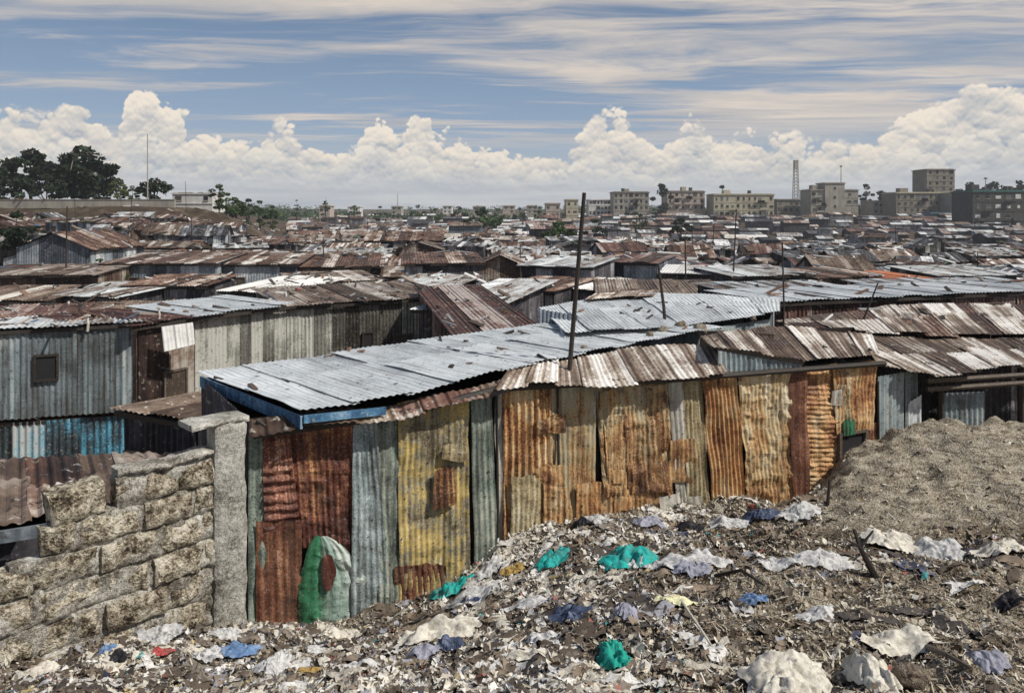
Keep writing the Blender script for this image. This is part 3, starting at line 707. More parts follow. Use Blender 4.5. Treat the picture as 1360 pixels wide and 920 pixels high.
# ---- right-hand shack under streaked rusty roofs
o3 = Vector((5.6, 11.6, -5.0))
sh3 = empty('dark_fronted_shack', o3, 0, 'low dark-fronted shack behind the soil mound, its rusty roof streaked with white', 'shack')
fr = [P(1166,488,11.2), P(1235,500,11.5), P(1300,494,12.0), P(1360,490,12.3), P(1450,484,12.8), P(1560,478,13.3)]
mid = [P(1070,442,13.4), P(1170,448,14.4), P(1260,450,15.0), P(1350,450,15.5), P(1430,448,16), P(1520,446,16.6)]
bk = [P(1030,426,15.5), P(1120,415,17), P(1200,404,18.5), P(1290,404,19.5), P(1380,404,20.5), P(1480,404,21.5)]
roof_sheets(sh3, fr, mid, 13, ['stripe','stripe','tan','stripe'], o3, 33, .15, 2, pitch=.085, amp=.007, dent=.018, lift=.018)
roof_sheets(sh3, [p+Vector((0,0,.06)) for p in mid], bk, 12, ['stripe','stripe','rust'], o3, 36, .15, 2, pitch=.085, amp=.007, dent=.018, lift=.018)
mb = MB()
def q3(px, D): return ((px-HX)/F*D-o3.x, D-o3.y)
panel_wall(mb, q3(1166,11.25), q3(1218,12.0), 2.55, 2.5, 50, True); 
mb.build('wall', M['wgrey'], sh3)['label'] = 'ribbed grey side wall'
mb = MB(); panel_wall(mb, q3(1222,12.3), q3(1570,13.9), 2.45, 2.45, 51, True, pw=(.5,1.2)); panel_wall(mb, q3(1570,13.9), q3(1480,21.2), 2.45, 2.5, 52, False)
panel_wall(mb, q3(1480,21.2), q3(1040,15.9), 2.5, 2.6, 53, False); panel_wall(mb, q3(1040,15.9), q3(1160,11.4), 2.6, 2.55, 54, False)
mb.build('wall', M['wdark'], sh3)['label'] = 'dark front wall'
mb = MB(); a = Vector((*q3(1225,11.95), 2.22)); b_ = Vector((*q3(1440,12.75), 2.22))
for z in (0, .13): mb.tube([a+Vector((0,-.12,z)), b_+Vector((0,-.12,z))], .04, 6)
mb.build('eave_beam', M['wood'], sh3)
mb = MB(); arr, uv = sheet_grid(P(1204,582,11.75), P(1224,580,11.95), P(1206,535,11.75), P(1224,524,11.95), .1, .01, 5, .01, 61)
mb.grid(arr-np.array(o3)[None,None,:], uv, .9); mb.build('loose_sheet', M['wblue'], sh3, solid=.004)
for px, D in ((1240,12.3),(1345,12.75)):
    x, y = q3(px, D); mb = MB(); mb.tube([(x,y-.2,0),(x,y-.2,2.4)], .05, 6); mb.build('post', M['pole'], sh3)
mb = MB(); arr, uv = sheet_grid(P(1247,598,12.15), P(1308,598,12.35), P(1247,522,12.15), P(1308,520,12.35), .1, .012, 5, .01, 62)
mb.grid(arr-np.array(o3)[None,None,:], uv, .6); mb.build('door', M['wgrey'], sh3, solid=.004)

# ================================================================== BLOCK WALL with pillar
bo = Vector((-2.78, 7.38, -4.25)); bang = math.atan2(-.714, -.70)
bw = empty('block_wall', bo, bang, 'ruined wall of rough quarry blocks with a capped pillar at its right end', 'block wall')
# local frame: +x runs left along the wall, +y away from the camera is negative here -> use thickness both ways
mb = MB(); rr = random.Random(4)
def rough_block(mb, x0, x1, z0, z1, th=.22, tilt=0.0, seed=0, y0=0.0, amp=1.0):
    nx, nz = max(4, int((x1-x0)/.025)), max(4, int((z1-z0)/.025))
    cxm, czm = (x0+x1)/2, (z0+z1)/2
    def shp(X, Y, Z):
        ed = .012
        n1 = fbm(X*4+seed, Z*4+Y*3, 4, seed)*.09; n2 = (ridge(X*8+seed, Z*8+Y*5, 4, seed+1)-.6)*.08
        Yn = Y+np.sign(Y)*(n1+n2)*amp
        # rounded arrises
        ex = np.minimum(X-x0, x1-X); ez = np.minimum(Z-z0, z1-Z); e = np.minimum(ex, ez)
        Yn = Yn-np.sign(Y)*.030*(1-ss(0, .045+.03*fbm(X*6, Z*6+seed, 2, seed+9), e))
        w = .045*fbm(X*3+seed*2, Z*5, 3, seed+4)
        X2 = X+w+ .018*fbm(Z*6, X*2+seed, 2, seed+5); Z2 = Z+.036*fbm(X*3.3, Z*3+seed, 3, seed+6)
        c, s_ = math.cos(tilt), math.sin(tilt)
        return np.stack([cxm+(X2-cxm)*c-(Z2-czm)*s_, Yn+y0, czm+(X2-cxm)*s_+(Z2-czm)*c], -1)
    u = np.linspace(x0, x1, nx+1); w = np.linspace(z0, z1, nz+1); t = np.linspace(-th/2, th/2, 5)
    for sgn in (1, -1):
        X, Z = np.meshgrid(u, w); mb.grid(shp(X, np.full_like(X, sgn*th/2), Z), np.stack([X, Z], -1), (seed*.37) % 1, flip=sgn > 0)
    for zz in (z0, z1):
        X, Y = np.meshgrid(u, t); mb.grid(shp(X, Y, np.full_like(X, zz)), np.stack([X, Y], -1), .5, flip=zz == z0)
    for xx in (x0, x1):
        Y, Z = np.meshgrid(t, w); mb.grid(shp(np.full_like(Y, xx), Y, Z), np.stack([Y, Z], -1), .5, flip=xx == x1)
# z levels relative to bo.z=-4.25 ; courses of .33 from z=-4.3 up to -2.31
courses = [(-.46,-.20, 3.5), (-.20,.06,3.5), (.06,.33,3.4), (.33,.60,3.2), (.60,.87,2.75), (.87,1.14,2.3), (1.14,1.40,1.9), (1.40,1.66,1.62), (1.66,1.92,1.10)]
for k, (z0, z1, L) in enumerate(courses):
    x = .16; x = x-(.3 if k % 2 else 0)
    while x < L-.1:
        w = rr.uniform(.30, .58); x1 = min(x+w, L+rr.uniform(-.04,.12))
        a = max(x, .16)
        if x1-a > .10 and not (k == 2 and .38 < (a+x1)/2 < .70) :
            sg = rr.uniform(-.012,.012)
            rough_block(mb, a+.020, x1-.022, z0+.018, z1-.020, .21, rr.uniform(-.012,.012), rr.randrange(500), rr.uniform(-.02,.02))
        x = x1
rough_block(mb, .62, .80, .05, .28, .2, .1, 91)
mb.build('stone_blocks', M['block'], bw, smooth=True)
mb = MB(); rough_block(mb, 1.14, 1.56, 1.66, 1.93, .24, -.12, 77); mb.build('loose_block', M['block'], bw, smooth=True)['label'] = 'tilted block on the broken end'
mb = MB()
# mortar core slightly recessed so the joints show
for z0, z1, L in courses:
    L2 = L-.06; gap = (z0 == .06)
    segs = [(0.0, .36), (.80, L2)] if gap else [(0.0, L2)]
    for a, b_ in segs: rough_block(mb, a, b_, z0-.01, z1+.01, .162, 0, 300+int(z0*100))
mb.build('mortar_joints', M['mortar'], bw, smooth=True)
mb = MB(); rough_block(mb, .16, 1.04, 1.93, 1.985, .27, 0, 55); mb.build('mortar_capping', M['mortar'], bw, smooth=True)
mb = MB(); rough_block(mb, -.13, .19, -.5, 2.22, .24, 0.0, 12, .02, .3); pl = mb.build('pillar', M['concrete'], bw, smooth=True)
mb = MB(); rough_block(mb, -.16, .42, 2.21, 2.265, .34, 0.03, 61, 0); mb.build('cap_slab', M['concrete'], bw, smooth=True)

# ---- low rusted lean-to behind the block wall
o4 = Vector((-5.2, 8.0, -5.2))
sh4 = empty('low_lean_to', o4, 0, 'low lean-to with a brown and grey rusted roof directly behind the block wall', 'lean-to')
fr = [P(-170,712,6.9), P(0,700,7.3), P(130,680,7.6), P(290,655,8.0)]
bk = [P(-120,612,9.0), P(0,612,9.1), P(100,607,9.2), P(250,600,9.4)]
roof_sheets(sh4, fr, bk, 7, ['tan','rust'], o4, 41, .1, 2, pitch=.13, amp=.014, dent=.03)
mb = MB()
wl = [(-5.6,7.3),(-3.3,8.2),(-3.75,9.3),(-7.2,9.0)]
for i in range(4):
    a, b_ = wl[i], wl[(i+1) % 4]; panel_wall(mb, (a[0]-o4.x,a[1]-o4.y), (b_[0]-o4.x,b_[1]-o4.y), 2.05, 2.05, 70+i, False)
mb.build('wall', M['wdark'], sh4)
board(sh4, [P(-100,716,7.0), P(0,704,7.28), P(70,693,7.42)], .12, .03, 'wblue', o4)

# ================================================================== POLES
def pole(label, p0, p1, r0=.035, r1=.018, cat='pole', name='wooden_pole', bits=()):
    p0 = Vector(p0); p1 = Vector(p1); mid = p0.lerp(p1, .5)+Vector((.02,0,0))
    mb = MB(); mb.tube([(0,0,0), tuple(mid-p0), tuple(p1-p0)], [r0, (r0+r1)/2, r1], 8)
    e = empty(name, p0, 0, label, cat); mb.build('shaft', M['pole'], e)
    for (t, dx, dz, ln) in bits:
        q = (p1-p0)*t; b = MB(); b.tube([tuple(q+Vector((-dx,0,-dz))), tuple(q+Vector((dx,0,dz)))], ln, 5); b.build('cross_piece', M['pole'], e)
    return e
pole('tall thin dark pole leaning slightly right in front of the silver roof', P(733,512,9.25)+Vector((0,0,-1.9)), P(776,256,9.25), .036, .024)
pole('leaning pole rising from the far silver roof', P(886,445,13.0)+Vector((0,0,-.25)), P(874,350,13.0), .035, .02, bits=[(.55,.1,.0,.012)])
pole('thin straight pole at the right end of the second silver roof', P(1040,440,14.0)+Vector((0,0,-.5)), P(1039,322,14.0), .022, .014, bits=[(.93,.07,0,.01)])
pole('thin stick leaning right beyond the streaked rusty roof', P(1128,440,16.0)+Vector((0,0,-.4)), P(1166,376,16.0), .03, .015)
#@@MID
# ================================================================== MIDDLE DISTANCE: particular shacks
G2 = dict(corr=True)
s = line_shack('long grey corrugated shack at the left with one small black square window', (-190,16.8), (180,19.2), 4.0, -2.83, -3.05, zg=-5.6, over=.12,
               roofm=M['silverf'], wallm=M['wgrey'], corr=True, seed=101, windows=[(3.62,1.55,.42,.55)], pw=(.8,1.3))
# its painted lower wall
s = line_shack('low turquoise-painted lean-to at the foot of the long grey shack', (-120,14.6), (166,15.6), 1.3, -4.20, -4.70, zg=-6.0, name='painted_lean_to', cat='lean-to',
               roofm=M['rustd'], wallm=M['blue'], corr=True, seed=103, over=.05)
s = line_shack('brown and green-grey patched shack end between the long grey shack and the silver roof', (183,19.1), (258,20.6), 4.0, -2.88, -2.95, zg=-5.8,
               roofm=M['rustd'], wallm=M['wbrown'], corr=True, seed=105, doors=[(1.05,.62,1.55)])
s = line_shack('patched grey shack with a pale silver roof edge above the main silver roof', (258,20.7), (380,23.2), 3.0, -2.86, -2.84, zg=-5.8,
               roofm=M['silver'], wallm=M['wgreen'], corr=True, seed=107, over=.3, pw=(.35,.7))
s = line_shack('long shack of dark and pale upright sheets under a flat brown roof', (380,23.6), (598,26.5), 4.2, -2.95, -2.80, zg=-5.8,
               roofm=M['tan'], wallm=M['wgreen'], corr=True, seed=109, windows=[(2.65,1.3,.3,.5)], doors=[(3.9,.6,1.6)], pw=(.4,.9))
s = line_shack('tin-roofed shack with broad pale greenish sheets behind the maroon roof', (560,23.6), (640,23.0), 8.5, -3.05, -2.85, zg=-5.8,
               roofm=M['silverf'], wallm=M['wdark'], corr=True, seed=111)
s = line_shack('shack under a deep maroon rusted roof left of the tall pole', (606,18.4), (716,18.9), 8.0, -3.0, -2.65, zg=-5.8,
               roofm=M['rustd'], wallm=M['rustd'], corr=True, seed=113)
s = line_shack('maroon-walled dark shack under pale bluish sheets right of the thin pole', (1040,20.2), (1420,23.5), 3.2, -2.42, -2.46, zg=-5.8,
               roofm=M['silver'], wallm=M['rustd'], corr=True, seed=115, over=.15)
s = line_shack('wide shack with faded silver sheets behind the second silver roof', (985,25.0), (1150,26.0), 3.2, -2.78, -2.70, zg=-6,
               roofm=M['silverf'], wallm=M['wdark'], corr=True, seed=117)
s = line_shack('shack with dull bluish tin roof at the right edge', (1200,26.0), (1400,27.0), 3.0, -2.72, -2.66, zg=-6,
               roofm=M['silverf'], wallm=M['wbrown'], corr=True, seed=119)
s = line_shack('small dark shed with a pale sheet, squeezed between block wall and grey shack', (166,11.6), (262,10.9), 1.6, -3.05, -3.15, zg=-5.4, name='shed', cat='shed',
               roofm=M['tan'], wallm=M['wdark'], corr=True, seed=121, over=.12, doors=[(.35,.4,1.7)])
spec = [  # label, pxL, pxR, D, y eave, depth, y back or ridge, kind, roof, wall, doors, windows, extra rotation in D
 ('low shack with a maroon roof at the left edge, above the long grey shack', -60, 84, 22.5, 432, 4.5, 402, 'm', 'rustd', 'wdark'),
 ('small shack with one pale roof over a dark open front', 84, 255, 24.0, 423, 4.0, 402, 'm', 'tan', 'wdark'),
 ('shack with a buckled grey-brown roof at the left edge', -70, 60, 29.0, 400, 5.0, 378, 'm', 'tan', 'wbrown'),
 ('shack whose roof mixes white and grey sheets', 62, 150, 30.0, 394, 4.5, 374, 'm', 'silverf', 'wdark'),
 ('small rust-roofed shack standing on two pale posts', 166, 272, 32.0, 380, 4.5, 364, 'm', 'rust', 'wdark'),
 ('shack with bright tin roof falling to the left', 300, 384, 29.5, 388, 5.0, 366, 'm', 'tin', 'wdark'),
 ('overgrown shack under brown weathered sheets', -60, 130, 36.0, 366, 7.0, 352, 'm', 'tan', 'wbrown'),
 ('long shack with a streaked rust and white roof and blue-grey walls', 140, 285, 40.5, 350, 6.5, 334, 'm', 'stripef', 'wblue'),
 ('long shack whose roof has slanting white stripes', 290, 392, 41.5, 351, 6.5, 332, 'm', 'stripef', 'wblue'),
 ('brown shack with a long purplish wall', 396, 506, 42.5, 354, 6.0, 336, 'm', 'rust', 'wbrown'),
 ('shack of purple-grey sheets with a row of pale posts', 538, 640, 39.0, 350, 6.0, 334, 'm', 'rust', 'wdark'),
 ('gabled shack facing forward with tan end wall', 640, 688, 39.5, 350, 6.0, 338, 'f', 'rust', 'wbrown'),
 ('dark shack behind the tall pole with grey sheet walls', 694, 784, 38.0, 354, 5.5, 340, 'm', 'silverf', 'wdark'),
 ('brown-roofed shack with one light blue wall sheet', 790, 872, 42.0, 349, 6.0, 336, 'm', 'rustd', 'wblue'),
 ('shack under a flat brown roof behind the second silver roof', 800, 960, 29.0, 392, 6.0, 374, 'm', 'tan', 'wbrown'),
 ('shack with a bright white roof right of the leaning pole', 880, 975, 38.0, 364, 5.0, 353, 'm', 'tin', 'wdark'),
 ('big gabled shack at the left with a pale blue end wall', 22, 120, 45.0, 330, 9.0, 306, 'f', 'rust', 'wblue'),
 ('shack with dark wall and pale roof, right of the flat brown roof', 975, 1075, 36.0, 366, 5.5, 352, 'm', 'silverf', 'wdark'),
 ('small shack with a bright orange awning roof', 1176, 1236, 38.0, 372, 4.0, 364, 'm', 'orange', 'wdark'),
 ('dark shack with grey roof beside the orange awning', 1245, 1350, 40.0, 366, 6.0, 352, 'm', 'silverf', 'wdark'),
 ('brown shack above the pale sheets, left of the orange awning', 1085, 1165, 37.0, 368, 5.0, 355, 'm', 'rust', 'wbrown'),
 ('dark red-brown shack left of the tall pole behind the maroon roof', 655, 735, 30.5, 386, 6.0, 372, 'm', 'rust', 'wdark'),
 ('grey shack beside the tall pole with a white roof edge', 742, 800, 31.5, 384, 4.5, 372, 'm', 'tin', 'wdark'),
 ('brown tin shack between the purple-walled shack and the flat brown roof', 400, 500, 33.0, 374, 4.5, 366, 'm', 'tan', 'wbrown'),
 ('grey tin-roofed shack beyond the flat brown roof', 515, 600, 32.0, 380, 5.0, 370, 'm', 'silverf', 'wdark'),
]
M['orange'] = metal('orange_roof_paint', [(0,(.15,.04,.02)),(.5,(.42,.13,.05)),(1,(.6,.3,.16))], corr=.3)
def yz(py, D): return -(py-HY)/F*D
for i, (lab, a, b_, D, ye, dp, yr, kind, rm, wm) in enumerate(spec):
    r = random.Random(i+500); dD = r.uniform(-.8, .8); w = (b_-a)/F*D; dp = dp*.72; yr = yr+(ye-yr)*.15
    zf = yz(ye, D); k = dict(roofm=M[rm], wallm=M[wm], seed=600+i*13, corr=D < 33)
    ds = [(w*.25, .75, 1.7)]+([(w*.72, .75, 1.7)] if w > 4.5 else []); ws = [(w*.5, 1.0, .5, .5)] if w > 3.5 else []
    if 'posts' in lab:
        ds = []
    if kind == 'm':
        zb = yz(yr, D+dp)
        root = line_shack(lab, (a, D-dD), (b_, D+dD), dp, zf, max(zb, zf+.15), doors=ds, windows=ws, **k)
    else:
        # gable end faces the camera: build it side-on and turn it
        x0 = (a-HX)/F*D; x1 = (b_-HX)/F*D; zg = float(H((x0+x1)/2, D, False))-.15
        root = empty('shack', (x1, D, zg), math.pi/2, lab, 'shack')
        gen_shack(root, dp, x1-x0, zf-zg, zf-zg, yz(yr, D)-zg, **k)
        # door in the gable end, drawn in the end wall
        e = opening(root, 'door', 0, 0, 0, .8, 1.8); e.rotation_euler = (0,0,-math.pi/2); e.location = (0, (x1-x0)*.55, 0)

# posts and pipes in the middle distance
def post(label, px, y0, y1, D, r=.04, name='post', m='bagc'):
    p0 = P(px, y0, D); p1 = P(px, y1, D); g = float(H(p0.x, p0.y, False)) if y0 is None else p0.z
    mb = MB(); L = (p1-p0).length; mb.tube([(0,0,0),(.02,0,L*.5),(0,0,L)], [r, r*.9, r*.8], 6)
    mb.box((-r*1.5,-r*1.5,L), (r*1.5,r*1.5,L+.04)); o = mb.build(name, M[m]); o.location = p0; tag(o, label, name.replace('_',' ')); return o
post('short white post on the roof edge of the long grey shack', 116, 440, 420, 18.6, .035)
post('white post further right on the roof edge of the long grey shack', 211, 428, 410, 19.8, .03)

# ================================================================== SETTLEMENT: rows of individual shacks
protos = []
rk = ['rust','rustd','tan','silverf','tin','stripef','slate']
wk = ['wdark','wblue','wbrown','wgreen']
hidden = []
for i in range(16):
    r = random.Random(900+i); w = [6,8,10,7,12,9,5.5,11][i % 8]*1.0; dp = r.uniform(4.2, 6); hf = r.uniform(2.15, 2.5); gable = i % 2 == 0
    root = bpy.data.objects.new('shack', None); root.empty_display_size = .2; COL.objects.link(root)
    if gable: gen_shack(root, w, dp, hf, hf, hf+r.uniform(.55,1.0), seed=900+i*7, roofm=M['rust'], wallm=M['wdark'], over=.3, beams=False,
                        doors=[(w*.3,.8,1.8)], windows=[(w*.65,1.0,.6,.5)])
    else: gen_shack(root, w, dp, hf, hf+r.choice([-.35,-.2,.3,.6]), None, seed=900+i*7, roofm=M['rust'], wallm=M['wdark'], over=.3, beams=False,
                    doors=[(w*.2,.8,1.8),(w*.7,.8,1.8)], windows=[(w*.45,1.0,.6,.5)])
    protos.append((root, w, dp, gable)); 
used = set()
rname = {'rust':'rust-brown','rustd':'dark maroon','tan':'dusty brown','silverf':'dull silver','tin':'white tin','stripef':'streaky rust-and-white','slate':'dark grey'}
wname = {'wdark':'near-black','wblue':'bluish','wbrown':'brown','wgreen':'grey-green'}
ordn = lambda n: ['first','second','third','fourth','fifth','sixth','seventh','eighth','ninth','tenth','eleventh','twelfth','thirteenth','fourteenth','fifteenth','sixteenth','seventeenth','eighteenth','nineteenth','twentieth',
                  'twenty-first','twenty-second','twenty-third','twenty-fourth','twenty-fifth','twenty-sixth','twenty-seventh','twenty-eighth','twenty-ninth','thirtieth','thirty-first','thirty-second','thirty-third','thirty-fourth','thirty-fifth','thirty-sixth','thirty-seventh','thirty-eighth','thirty-ninth','fortieth'][n]
def set_mat(o, m):
    o.material_slots[0].link = 'OBJECT'; o.material_slots[0].material = m
occ = []     # footprints of the particular shacks
for lab, a, b_, D, *_r in spec: occ.append(((a-HX)/F*D-.3, (b_-HX)/F*D+.3, D-3.5, D+_r[1]*.8))
rowD = [31.5]
while rowD[-1] < 165: rowD.append(rowD[-1]+2.5+rowD[-1]*.027)
occ.append((6.5, 30, 20, 30.5)); occ.append((-8, 1.5, 20, 31)); cnt = 0; R5 = random.Random(55); FARROW = None
for ri, D in enumerate(rowD):
    x = -D*.70+R5.uniform(0, 1.5); k = 0
    if cnt > 262: FARROW = D; break
    while x < D*.70:
        pi = R5.randrange(16); root, w, dp, gable = protos[pi]; sc = R5.uniform(.40, .66)
        rot = R5.gauss(0, .13)+(math.pi if R5.random() < .25 and gable else 0); turn = gable and R5.random() < .25
        dd = D+R5.uniform(-1.3, 1.3); ww = (dp if turn else w)*sc
        gap = R5.choice([.1,.3,.6,1.4])+D*.002; cx = x+ww/2; skip = False
        for (ax, bx, ay, by) in occ:
            if ax < cx+ww/2 and cx-ww/2 < bx and ay < dd+2.0 < by: skip = True
        if dd > 98 and cx/dd < -.30: skip = True
        if skip: x += ww+gap; continue
        g = float(min(H(cx-ww/2, dd, False), H(cx+ww/2, dd, False), H(cx, dd+4, False)))-.25
        first = pi not in used; used.add(pi)
        o = root if first else copy_tree(root)
        lx = Vector((-w*sc/2, -dp*sc/2, 0)); rz = rot+(math.pi/2 if turn else 0)
        off = Matrix.Rotation(rz, 3, 'Z') @ lx
        o.location = (cx+off.x, dd+1.5+off.y, g); o.rotation_euler = (0, 0, rz); o.scale = (sc, sc*R5.uniform(.8,1.15), sc*R5.uniform(1.1,1.45 if gable else 1.8))
        u = cx/dd
        wts = [5,4,3,1.8,1.6,1.8,1.5] if u < .05 else [2.2,3.5,2.6,1.6,1.1,1.0,5]
        rm = R5.choices(rk, wts)[0]; wm = R5.choices(wk, [5,2,3,2])[0]
        for ch in o.children:
            if ch.name.startswith('roof'): set_mat(ch, M[rm])
            elif ch.name.startswith('wall'): set_mat(ch, M[wm])
        tag(o, f"{rname[rm]} {'gabled' if gable else 'lean-to'} shack, {wname[wm]} walls, {ordn(k)} from the left in the {ordn(ri)} row back", 'shack', 'shacks in rows across the settlement')
        k += 1; cnt += 1; x += ww+gap
for i, (root, *_r) in enumerate(protos):
    if i not in used:
        for c in list(root.children_recursive)+[root]: bpy.data.objects.remove(c)
if FARROW is None: FARROW = rowD[-1]+5
print('individual shacks', cnt, 'far rows from', FARROW)
# the rest of the settlement: over two thousand more roofs, one object
me_r = MB(); R6 = random.Random(66)
cols6 = ['rust','rustd','tan','silverf','tin','wdark','wblue','slate']
D = FARROW+1
nfar = 0
while D < 560:
    x = -D*.76
    while x < D*.80:
        u = x/D; w = R6.uniform(2.6, 6.5)*(1+D/500); dp = R6.uniform(2.2, 3.8)
        if u < -.30 and D > 98: x += w; continue
        if R6.random() < (.10 if D < 300 else .35): x += w; continue
        if 295 < D < 345 and u > .23: x += w; continue
        if D > 345 and u > .1: x += w*3; continue
        g = float(H(x+w/2, D, False))-.2; h = R6.uniform(1.8, 2.5)+(R6.random() < .06)*2; th = R6.gauss(0, .15)
        Mx = Matrix.Translation(Vector((x, D+R6.uniform(-2,2), g))) @ Matrix.Rotation(th, 4, 'Z')
        c = R6.random(); mi = R6.choices([0,1,2,3,4,7], [4,4,3,2.2,1.2,2] if u < .1 else [2,3.5,1.8,1.6,1.0,6])[0]; mw = R6.choices([5,6],[3,1])[0]
        hr = h+R6.uniform(.3, .8)
        q = lambda a, b_, z: tuple(Mx @ Vector((a, b_, z)))
        me_r.face([q(0,0,0),q(w,0,0),q(w,0,h),q(0,0,h)], [(0,0),(w,0),(w,h),(0,h)], c, mw)
        me_r.face([q(w,0,0),q(w,dp,0),q(w,dp,h),q(w,dp/2,hr),q(w,0,h)], [(0,0),(dp,0),(dp,h),(dp/2,hr),(0,h)], c, mw)
        me_r.face([q(0,dp,0),q(0,0,0),q(0,0,h),q(0,dp/2,hr),q(0,dp,h)], [(0,0),(dp,0),(dp,h),(dp/2,hr),(0,h)], c, mw)
        me_r.face([q(w,dp,0),q(0,dp,0),q(0,dp,h),q(w,dp,h)], [(0,0),(w,0),(w,h),(0,h)], c, mw)
        nn = max(2, int(w/2.2))
        for j in range(nn):
            a, b_ = w*j/nn, w*(j+1)/nn; cc = R6.random(); e = R6.uniform(-.3, .1)
            me_r.face([q(a,-.3+e,h-.1),q(b_,-.3+e,h-.1),q(b_,dp/2,hr+.05),q(a,dp/2,hr+.05)], [(a,0),(b_,0),(b_,3),(a,3)], cc, mi)
            me_r.face([q(b_,dp+.3,h-.1),q(a,dp+.3,h-.1),q(a,dp/2,hr+.05),q(b_,dp/2,hr+.05)], [(a,0),(b_,0),(b_,3),(a,3)], cc, mi)
        nfar += 1; x += w+R6.uniform(.5, 3)*(1+D/400)
    D += 3.6+D*.018
print('far shacks', nfar)
far = me_r.build('far_shacks', [M[c] for c in cols6]); tag(far, kind='stuff')

# ================================================================== TREES
def leafmat(name, a, b_):
    m, t, b = newmat(name); at = t.n('ShaderNodeAttribute', attribute_name='sheet').outputs['Fac']
    g = t.n('ShaderNodeNewGeometry').outputs['Position']; n = t.noise(g, .8, 3, .6)
    c = t.ramp(t.add(t.mul(at, .6), t.mul(n, .4)), [(.2, a), (.8, b_)]); put_bsdf(t, b, c, .8, 0, None, .15); return m
M['leafd'] = leafmat('dark_foliage', (.010,.018,.013), (.035,.055,.030))
M['leafg'] = leafmat('green_foliage', (.022,.045,.018), (.075,.12,.04))
M['leafy'] = leafmat('yellow_green_foliage', (.05,.07,.018), (.16,.19,.05))
M['bark'] = rock_mat('bark', [(0,(.02,.016,.012)),(1,(.12,.10,.08))], 3)
def tree(label, px, py_top, py_bot, wpx, D, leaf='leafd', clumps=16, seed=0, lift=.35, shape='umbrella', name='broadleaf_tree', leaves=110, group=None, lsz=None):
    r = np.random.default_rng(seed+1000); base = P(px, py_bot, D); hgt = (py_bot-py_top)/F*D; rad = wpx/F*D/2
    gz = float(H(base.x, base.y, False)); bz = min(base.z, max(gz, base.z-3.0))-.2; hgt += base.z-bz
    root = empty(name, (base.x, base.y, bz), 0, label, 'tree' if 'bush' not in name else 'bush', group)
    mb = MB(); cen = []
    for k in range(clumps):
        a = r.uniform(0, 2*math.pi); q = math.sqrt(r.uniform(0, 1))
        zt = {'umbrella': lift+(1-lift)*(1-.28*q*q)*r.uniform(.55, 1), 'round': lift+(1-lift)*(.5+.5*math.sqrt(max(0, 1-q*q))*r.uniform(-1, 1)), 'tall': r.uniform(lift, 1)}[shape]
        rr_ = rad*q*.86*(1 if shape != 'tall' else (1.15-zt)); cen.append((rr_*math.cos(a), rr_*math.sin(a), hgt*zt*.93, rad*r.uniform(.18,.34)*(1 if clumps > 12 else 1.35)))
    cen[0] = (0, 0, hgt*.92, rad*.3); cen.append((rad*.8,0,hgt*(lift+.6*(1-lift)),rad*.22)); cen.append((-rad*.8,0,hgt*(lift+.55*(1-lift)),rad*.22))
    ls = lsz or rad*(.075 if clumps > 12 else .12)
    for (x, y, z, cr) in cen:
        cc = r.uniform(0, 1)
        for j in range(leaves):
            v = r.normal(size=3); v /= np.linalg.norm(v); v *= cr*(r.uniform(.35, 1)**.5)*np.array([1.15,1.15,.62])
            c0 = np.array([x,y,z])+v; a = r.normal(size=3); a /= np.linalg.norm(a); b_ = np.cross(a, r.normal(size=3)); b_ /= np.linalg.norm(b_)
            s_ = ls*r.uniform(.6, 1.5); mb.face([c0-a*s_, c0+b_*s_*.6, c0+a*s_, c0-b_*s_*.6], [(0,0)]*4, float(np.clip(cc*.6+r.uniform(0,.4),0,1)))
    mb.build('crown', M[leaf], root)
    tb = MB(); fork = hgt*lift*.8; tb.tube([(0,0,0),(.05*rad,0,fork*.5),(0,0,fork)], [rad*.09, rad*.07, rad*.06], 7)
    for (x, y, z, cr) in cen[:9]: tb.tube([(0,0,fork),(x*.45,y*.45,fork+(z-fork)*.6),(x,y,z)], [rad*.045, rad*.03, rad*.012], 5)
    tb.build('trunk', M['bark'], root); return root
tree('large dark umbrella-crowned tree at the far left skyline', 40, 197, 263, 62, 122, seed=1, clumps=34, leaves=115, shape='round', lift=.28)
tree('largest dark broad-crowned tree, right of the other at the left skyline', 112, 195, 263, 84, 124, seed=2, clumps=44, leaves=115, shape='round', lift=.16)
tree('dark tree at the left edge under the umbrella-crowned tree', 0, 222, 264, 66, 118, seed=3, clumps=20, shape='round', lift=.1)
tree('bushy dark tree between the two large skyline trees', 62, 232, 264, 46, 117, seed=4, clumps=18, shape='round', lift=.1)
tree('yellow-green bushy tree right of the largest skyline tree', 157, 235, 263, 24, 121, 'leafy', seed=5, shape='round', lift=.15)
tree('small round tree right of the yellow-green one', 176, 246, 264, 20, 119, 'leafg', seed=6, shape='round', lift=.1)
tree('dark green spreading tree above the pale boundary wall end', 205, 237, 266, 44, 121, 'leafd', seed=7, shape='round', lift=.2, clumps=20)
tree('round green tree standing alone at the foot of the left hill', 291, 244, 270, 28, 128, 'leafg', seed=8, shape='round', lift=.15, clumps=18)
tree('small olive tree clinging to the shacks at the left edge', 22, 279, 322, 46, 58, 'leafd', seed=9, shape='round', lift=.2, clumps=10, leaves=70)
tree('small green bush beside the blue-ended gabled shack', 132, 340, 366, 24, 41, 'leafg', seed=10, shape='round', lift=.05, name='bush', clumps=8, leaves=60)
for i, (px, yt, wd) in enumerate([(312,262,26),(330,263,24),(345,265,22),(362,272,18)]):
    tree(['green slope tree nearest the lone round tree','second green tree down the left slope','third green tree down the left slope','lowest small tree on the left slope'][i], px, yt, 284, wd, 135+i*4, 'leafg', seed=20+i, shape='round', lift=.05, clumps=10, leaves=70)
